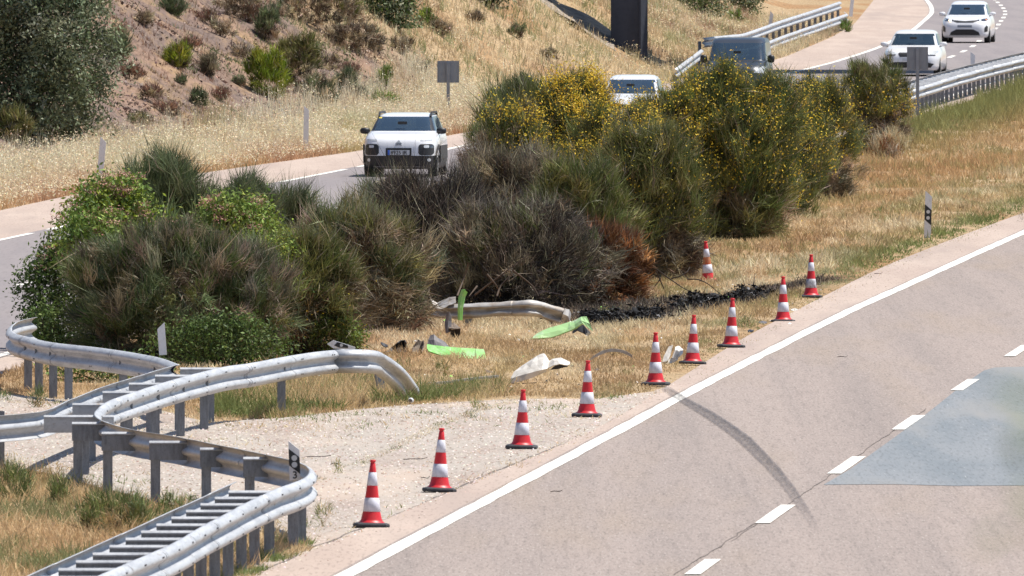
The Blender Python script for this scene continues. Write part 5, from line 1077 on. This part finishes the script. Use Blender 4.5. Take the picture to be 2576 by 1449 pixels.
# ---- grasses
def inpave(x, y):
    return (x > XsR(y) - .02) | ((x > XeL(y)) & (x < XiL(y) + .0)) | poly_mask(ISL, x, y)
def field(name, label, x0, x1, y0, y1, n, hgt, w, colf, keep, mtl='grass', spread=.45, one=False, kind='stuff', cat='grass', droop=.12, tuft=1, heads=None):
    n0 = n // tuft; x = R.uniform(0, 1, n0); one = one or y0 > 385; w = w * (1.15 if one else 1.1); y = R.uniform(y0, y1, n0); xa = x0(y) if callable(x0) else x0; xb = x1(y) if callable(x1) else x1; x = xa + x * (xb - xa)
    k = keep(x, y); k = R.rand(n0) < k; x, y = x[k], y[k]
    cc = colf(x, y)
    if tuft > 1:
        x = np.repeat(x, tuft) + R.randn(len(x) * tuft) * .05; y = np.repeat(y, tuft) + R.randn(len(y) * tuft) * .05; cc = np.repeat(cc, tuft, 0)
    z = H(x, y); N_ = len(x); hh = (hgt(x, y) if callable(hgt) else hgt) * R.uniform(.5, 1.25, N_); D = np.stack([R.randn(N_) * spread, R.randn(N_) * spread, np.ones(N_)], -1)
    C = np.clip(cc * (1 + .18 * R.randn(N_, 1)), .01, .9); parts = [blades(np.stack([x, y, z - .01], -1), D, hh, w * R.uniform(.6, 1.3, N_), C, droop, .15, one)]
    if heads:
        Dn = unit(D); s = R.rand(N_) < heads[0]; tip = np.stack([x, y, z], -1)[s] + Dn[s] * hh[s][:, None] * .95; nh = len(tip); rep = 4
        tb = np.repeat(tip, rep, 0) + R.randn(nh * rep, 3) * np.array([.05, .05, .06]); parts.append(leaves(tb, heads[1] * R.uniform(.6, 1.3, nh * rep), np.clip(pick(heads[2], nh * rep, .12), 0, .9), .8))
    o = npmesh(name, *join(parts), M[mtl]); tag(o, label, cat, kind=kind); return o
TAN = np.array([.61, .455, .255]); PALE = np.array([.76, .645, .43]); ORG = np.array([.57, .35, .17]); BRN = np.array([.42, .28, .155]); GRN = np.array([.20, .245, .085]); GGR = np.array([.15, .20, .085]); RED = np.array([.48, .27, .175])
def mixc(a, b, t): return lerp(a if a.ndim > 1 else a + 0 * t[..., None], b, t)
def medcol(x, y):
    n1 = fbm(x * .7, y * .07, 31); n2 = fbm(x * .9, y * .16, 32); n3 = fbm(x * 2.1, y * .3, 33); e = XsR(y) - x
    c = TAN[None] + 0 * x[:, None]; c = lerp(c, PALE, sstep(.44, .58, n2)); c = lerp(c, BRN * .9, sstep(.56, .66, fbm(x * 3.1, y * .45, 36)) * .7); c = lerp(c, BRN, sstep(.50, .68, n1) * .8); c = lerp(c, ORG, sstep(345, 440, y + 12 * (n2 - .5)) * .7 * sstep(1.0, 3.0, e + 4 * (n1 - .5)))
    g = sstep(.50, .62, n3) * .5 * np.where(y < 312, .35, 1); g = np.maximum(g, sstep(1.7, .2, e) * sstep(300, 350, y) * sstep(.30, .5, n3 + .1)); g = np.maximum(g, sstep(XiL(y) + 5.5, XiL(y) + 1.5, x) * sstep(455, 500, y) * .85)
    g = np.maximum(g, sstep(.5, .62, n2) * sstep(1.6, .3, e) * .7); return lerp(c, GRN, g)
def undr(x, y): return 1.0 * ~inpave(x, y)
isb = lambda x, y: poly_mask(BURN, x, y)
medh = lambda x, y: (.04 + .42 * fbm(x * 1.3, y * .25, 41) ** 1.3) * sstep(-.05, .8, XsR(y) - x + .1)
bnd = lambda x, y: np.where(isb(x, y), .75, 1.0) * undr(x, y) * sstep(.22, .42, fbm(x * 1.9, y * .35, 39))
def medcol2(x, y):
    c = medcol(x, y); b = isb(x, y); c[b] = pick(G['black'] + G['ash'], b.sum()); return c
field('dry_grass', 'tan and green dry grass over the near median and among the wreckage', lambda y: XiL(y), lambda y: XsR(y), 250, 335, 150000, lambda x, y: medh(x, y) * .58, .012, medcol2, bnd, tuft=3)
field('dry_grass', 'orange and tan dry grass of the median beyond the cones', lambda y: np.maximum(XiL(y), XsR(y) - 13), lambda y: XsR(y), 335, 430, 80000, lambda x, y: medh(x, y) * .9, .017, medcol, bnd, tuft=3)
field('dry_grass', 'dry grass of the far median before the double barrier', lambda y: np.maximum(XiL(y) + .3, -2), lambda y: np.minimum(XsR(y), 20), 430, 600, 80000, lambda x, y: medh(x, y) * (1.0 + 1.1 * sstep(4.5, 1, x - XiL(y)) * sstep(500, 525, y)), .024, medcol, bnd, tuft=3)
# green fringe below the torn rail and brambles
fr = [tuple(hit(a, b)[:2]) for a, b in [(520, 1050), (560, 960), (900, 960), (1260, 975), (1270, 1000), (960, 1015), (720, 1045)]]
field('green_grass', 'green grass fringe below the S-shaped barrier and the bramble', -8, 1, 244, 275, 90000, .30, .011, lambda x, y: lerp(GRN * .85 + 0 * x[:, None], TAN, sstep(.45, .6, fbm(x * 1.2, y * .5, 44))), lambda x, y: poly_mask(fr, x, y) * (fbm(x * 2, y * .5, 46) > .38) * 1.0, tuft=4)
# lower left corner, behind the ladder barrier
LLP = [tuple(hit(a, b)[:2]) for a, b in [(-200, 1152), (0, 1172), (120, 1192), (250, 1228), (400, 1265), (540, 1292), (700, 1352), (742, 1378), (560, 1462), (300, 1645), (-600, 1645)]]
llc = lambda x, y: lerp(lerp(np.array([.56, .385, .215]) + 0 * x[:, None], TAN, sstep(.4, .55, fbm(x * 1.1, y * .3, 51))), np.array([.22, .235, .11]), sstep(.50, .62, fbm(x * .9 + 3, y * .25, 52)))
field('dry_grass', 'orange and green grass in the lower left corner behind the ladder barrier', -9.5, 0, 150, 232, 120000, lambda x, y: .13 + .2 * fbm(x * 1.3, y * .4, 53), .010, llc, lambda x, y: poly_mask(LLP, x, y) * 1.0, tuft=3)
for (px, by, tp, w, lab, n) in [(145, 1272, 1208, 62, 'single upright green weed on the paving left of the barrier posts', 700), (30, 1262, 1165, 130, 'green weed clump at the left edge below the barrier', 1200), (290, 1345, 1238, 230, 'wide feathery green clump in the lower left grass', 3200), (452, 1300, 1245, 130, 'sparse green weeds at the foot of the barrier posts', 900),
                            (95, 1028, 975, 40, 'small dark green weed on the paving at the left', 380), (0, 1012, 985, 60, 'green tuft at the left frame edge on the paving', 300)]:
    shrub('weed', lab, 'weed', px, by, tp, w, n, [tuple(GRN * .8), tuple(GGR), tuple(GRN)], [tuple(TAN), tuple(GRN * .7)], low=.15, blen=.20, bw=.009, up=1.1, vase=.6, clump=22)
for (px, by, tp, w, lab, n) in [(818, 1330, 1262, 60, 'wiry dry weed left of the nearest cone', 160), (768, 1335, 1303, 18, 'tiny green shoot beside the nearest cone', 120), (850, 1195, 1160, 20, 'tiny green shoot on the gravel right of post 3', 110), (1205, 1035, 1005, 50, 'low green weed on the paving edge above the third cone', 260), (1180, 1055, 1035, 24, 'small weed on the paving below the white bumper', 120), (1000, 975, 900, 110, 'tall thin yellowish weeds right of the torn barrier', 420), (1110, 960, 905, 60, 'thin weed stalks in front of the lime green bumper', 240), (1880, 830, 790, 40, 'small weed between two cones', 160), (1535, 810, 772, 60, 'green-brown weeds at the front of the charred heap', 300), (2210, 560, 520, 60, 'small green weed in the orange grass', 260), (2590, 560, 520, 60, 'green weeds at far right by the road edge', 300)]:
    shrub('weed', lab, 'weed', px, by, tp, w, n, [tuple(GRN), tuple(GRN * .8), tuple(TAN)], [tuple(TAN), tuple(GRN)], low=.2, blen=.16, bw=.008, up=1.2, vase=.5, clump=10)
# line of dry tufts along the joint in the paving, and stray bits of straw
jl = np.array([hit(*p)[:2] for p in [(780, 1215), (850, 1190), (930, 1155), (1010, 1118), (1100, 1070), (1170, 1045), (1240, 1022), (1330, 1005)]]); jl = jl[np.argsort(jl[:, 1])]
field('dry_tufts', 'thin line of yellow dry tufts along a joint in the paving', lambda y: np.interp(y, jl[:, 1], jl[:, 0]) - .10, lambda y: np.interp(y, jl[:, 1], jl[:, 0]) + .10, jl[0, 1], jl[-1, 1], 9000, .055, .012, lambda x, y: lerp(PALE * .95 + 0 * x[:, None], GRN, sstep(.55, .65, fbm(x * 3, y * .5, 61))), lambda x, y: (fbm(x * 2, y * .6, 62) > .44) * 1.0, spread=.9)
sj = lambda y: XsR(y)
field('dry_tufts', 'sparse straw along the joint between paving and road shoulder', lambda y: sj(y) - .12, lambda y: sj(y) + .05, 190, 262, 2600, .04, .011, lambda x, y: TAN * .9 + 0 * x[:, None], lambda x, y: (fbm(x * 2, y * .5, 63) > .5) * 1.0, spread=1.0)
field('dry_tufts', 'dry grass around the feet of the barrier posts at the near nose', lambda y: np.interp(y, P1[:, 1], P1[:, 0]) - .35, lambda y: np.interp(y, P1[:, 1], P1[:, 0]) + .10, 176, 206, 16000, .11, .010, lambda x, y: lerp(TAN + 0 * x[:, None], GRN, sstep(.52, .62, fbm(x * 2, y * .5, 64))), lambda x, y: (fbm(x * 2, y * .6, 65) > .4) * 1.0, spread=.7)
rag = lambda x, y: poly_mask(ISL, x, y) & ((~poly_mask(ISL, x, y + 15 * R.rand(len(x)) ** 2) & (x < XsR(y) - .3)) | ~poly_mask(ISL, x - .5 * R.rand(len(x)) ** 2, y - 6 * R.rand(len(x)) ** 2))
field('dry_tufts', 'straw and weeds creeping ragged over the edges of the paving', -9, 3, 205, 272, 150000, .10, .012, lambda x, y: lerp(lerp(TAN + 0 * x[:, None], PALE, sstep(.4, .6, fbm(x * 2, y * .4, 66))), GRN, sstep(.56, .66, fbm(x * 1.6, y * .4, 67))), lambda x, y: rag(x, y) * (fbm(x * 1.8, y * .5, 68) > .47) * (x > XiL(y)) * .8, spread=.9, tuft=3)
field('dry_tufts', 'scattered dry tufts along the grass edge of the near road shoulder', lambda y: XsR(y), lambda y: XsR(y) + .4, 262, 385, 16000, .06, .012, lambda x, y: lerp(TAN + 0 * x[:, None], GRN, sstep(.5, .62, fbm(x * 2, y * .3, 69))), lambda x, y: (fbm(x * 2.5, y * .4, 70) > .48) * (R.rand(len(x)) > (x - XsR(y)) / .4), spread=.9, tuft=3)
# oats and grasses beyond the far road
def vercol(x, y):
    d = XeL(y) - x; n1 = fbm(x * .5, y * .08, 71); n2 = fbm(x * 1.4, y * .3, 72); c = lerp(np.array([.84, .75, .54]) + 0 * x[:, None], TAN, sstep(.50, .75, n2) * .8); c = lerp(c, ORG * 1.02, sstep(1.3, .2, d + (n1 - .5)) * .8); c = lerp(c, GRN * 1.4, sstep(.60, .72, n1) * .35); return lerp(c, RED, sstep(.60, .7, fbm(x * .4, y * .05, 73)) * sstep(2, .5, d) * .6)
field('wild_oats', 'tall pale wild oats along the verge beyond the far road', lambda y: XeL(y) - 4.4, lambda y: XeL(y) - .02, 392, 545, 120000, lambda x, y: (.22 + .42 * sstep(.5, 2.2, XeL(y) - x)) * (.7 + .6 * fbm(x * .7, y * .2, 74)), .016, vercol, lambda x, y: np.where(XeL(y) - x < 3.2, 1, .25), spread=.22, tuft=3, heads=(.12, .030, [(.84, .76, .56), (.78, .68, .46), (.70, .55, .36)]))
def slcol(x, y):
    n1 = fbm(x * .35, y * .06, 81); n2 = fbm(x * .9, y * .16, 82); n3 = fbm(x * 1.7, y * .3, 83); d = XeL(y) - x
    c = lerp(np.array([.58, .46, .29]) + 0 * x[:, None], PALE * 1.08, sstep(.38, .56, n2)); c = lerp(c, np.array([.34, .20, .14]), sstep(.46, .60, n1) * .8); c = lerp(c, np.array([.26, .31, .14]), sstep(.50, .62, n3) * .75); return lerp(c, PALE * 1.05, sstep(4.5, 1, d) * .5)
field('slope_grass', 'mottled dry grass covering the slope left of and behind the pier', lambda y: XeL(y) - 17, lambda y: XeL(y) - .05, 505, 760, 135000, lambda x, y: .22 + .30 * fbm(x * .6, y * .15, 84), .026, slcol, lambda x, y: (1 - SCREE(x, y) * .93) * ~((y > 600) & (y < 612) & (x < 3.4)) * sstep(760, 700, y * .999) ** .3, spread=.3, tuft=3, heads=(.07, .036, [tuple(PALE), (.70, .60, .42)]))
field('slope_grass', 'thin reddish and tan tufts scattered over the bare shale', lambda y: XeL(y) - 16, lambda y: XeL(y) - 3, 400, 575, 100000, .17, .021, lambda x, y: lerp(lerp(np.array([.30, .175, .12]) + 0 * x[:, None], TAN * .75, sstep(.4, .6, fbm(x, y * .2, 91))), GGR, sstep(.58, .66, fbm(x * .8, y * .15, 92))), lambda x, y: sstep(.44, .60, fbm(x * .6, y * .12, 93)) * .95 + .04, spread=.5, tuft=3)
# shale chips on the cutting
n = 62000; y = R.uniform(400, 545, n); x = XeL(y) - 2.8 - R.rand(n) * 12; k = (SCREE(x, y) > R.rand(n)) & (fbm(x * .9 + y * .05, y * .35, 95) > .30 + .25 * R.rand(n)); x, y = x[k], y[k]; z = H(x, y) + .01; n = len(x)
s = R.uniform(.02, .09, n) * R.uniform(.5, 1.2, n); a = unit(R.randn(n, 3) + np.array([0, 0, .2])) * s[:, None]; b = unit(np.cross(a, R.randn(n, 3))) * s[:, None] * .6; c = unit(np.cross(a, b)) * s[:, None] * .35; P0_ = np.stack([x, y, z], -1)
V = np.stack([P0_ - a, P0_ + b, P0_ + a, P0_ - b, P0_ + c], 1).reshape(-1, 3); i = np.arange(n)[:, None] * 5; T = np.concatenate([i + [0, 1, 4], i + [1, 2, 4], i + [2, 3, 4]], 1).reshape(-1, 3)
col = pick([(.30, .215, .175), (.20, .14, .115), (.46, .37, .31), (.11, .08, .07), (.34, .23, .165), (.15, .105, .09)], n, .2)
tag(npmesh('shale_chips', V, T, np.repeat(col, 5, 0), M['wood']), 'loose shale chips over the bare reddish cutting', 'rubble', kind='stuff')
# chips and grit on paving and shoulder
def grit(name, lab, n, pal, keep, y0, y1, x0, x1, s0, s1):
    y = R.uniform(y0, y1, n); x = R.uniform(x0, x1, n); k = keep(x, y); x, y = x[k], y[k]; n = len(x); s = R.uniform(s0, s1, n)[:, None]; P_ = np.stack([x, y, zr(y) + .006], -1); q_ = [P_ + np.stack([np.cos(t + 0 * x), np.sin(t + 0 * x) * 1.0, 0 * x], -1) * s * R.uniform(.6, 1.2, (n, 1)) for t in (0, 1.6, 3.1, 4.7)] + [P_ + np.stack([0 * x, 0 * x, 1 + 0 * x], -1) * s * R.uniform(.5, .9, (n, 1))]
    V = np.stack(q_, 1).reshape(-1, 3); i = np.arange(n)[:, None] * 5; T = np.concatenate([i + [0, 1, 4], i + [1, 2, 4], i + [2, 3, 4], i + [3, 0, 4]], 1).reshape(-1, 3)
    tag(npmesh(name, V, T, np.repeat(pick(pal, n, .15), 5, 0), M['wood']), lab, 'gravel', kind='stuff')
grit('gravel', 'loose pale chippings over the paved crossover', 34000, [(.55, .48, .43), (.42, .35, .30), (.62, .56, .50), (.25, .19, .15), (.36, .25, .19)], lambda x, y: poly_mask(ISL, x, y), 176, 272, -8, 3.5, .007, .020)
grit('gravel', 'fine grit along the near road shoulder', 14000, [(.40, .33, .28), (.52, .44, .38), (.22, .17, .14)], lambda x, y: (x > XsR(y) - .1) & (x < XlR(y) - .1) & ((x < XsR(y) + .5) | (R.rand(len(x)) < .3)), 185, 385, -3, 11, .006, .016)
grit('small_debris', 'tiny scattered fragments of plastic and glass around the wreckage', 300, [(.75, .73, .70), (.03, .03, .03), (.25, .62, .13), (.30, .27, .24), (.70, .68, .66), (.10, .09, .085)], lambda x, y: (x > XiL(y)) & (x < XlR(y) - .3) & ((x < XsR(y)) | (R.rand(len(x)) < .25)), 262, 330, -5, 6, .010, .032)
# litter of dry sticks on the paving
t = []
for (px, py, w) in [(1045, 1158, 60), (800, 1152, 66), (845, 1170, 26), (1070, 1205, 22), (1400, 1240, 30), (2120, 900, 26), (2250, 735, 24), (2210, 690, 20), (2485, 560, 14), (60, 1075, 40), (640, 1030, 20)]:
    q = hit(px, py); l = w / FPX * q[1]; o = npmesh('twig', *tube_np([(-l / 2, 0, .012), (-l * .2, R.uniform(-.2, .2), .02), (l * .25, R.uniform(-.2, .2), .014), (l / 2, .1, .03)], .006, .004, (.07, .055, .045)), M['wood'], None, loc=tuple(q))
    side = ['left of the third cone', 'on the gravel right of post 3', 'just below the longer twig right of post 3', 'near the second cone', 'on the shoulder below the white line', 'on the asphalt near the middle right', 'beside the scorched grass', 'by the far end of the scorched grass', 'at the right edge of the shoulder', 'on the paving under the left barrier', 'at the grass edge beside the leaning rail'][len(t)]
    t.append(tag(o, 'thin dark dry twig lying ' + side, 'twig'))
# ---- a tree that stands by the overpass, far in front of everything else: its few leaves in view are out of focus
t = empty('near_tree', (1.0, 10.4, 0), 0, 'blurred out-of-focus leaves of a tree close by, at the right edge', 'tree')
b0 = np.array(t.location)
LB = [at(2520, 985, 10.4), at(2560, 1000, 10.5), at(2590, 960, 10.4), at(2565, 1130, 10.4), at(2590, 1260, 10.5), at(2500, 1350, 10.4), at(2600, 1080, 10.4)]
sp = [tube_np([(0, 0, -.1), (.04, 0, 2), (-.02, 0, 4.2), (.05, 0, 6.7)], .06, .02, (.14, .12, .10), 8)]
for q in LB:
    e = q - b0; s = np.array([.04, 0, 6.3]); sp.append(tube_np([s, s + (e - s) * .5 + [.12, .02, .02], e + [.05, 0, 0], e + [.012, 0, 0]], .006, .0008, (.14, .12, .10)))
npmesh('trunk', *join(sp), M['wood'], t)
for q in LB: npmesh('leaf', *leaves((q - b0)[None], .0125, pick(G['leafg'], 1), .5), M['leaf'], t)
LB = np.stack([R.uniform(.05, .9, 500), R.uniform(-.5, .5, 500), R.uniform(5.6, 7.2, 500)], -1); tag(npmesh('foliage', *leaves(LB, .03, pick(G['leafg'], 500), .5), M['leaf'], t), kind='stuff')
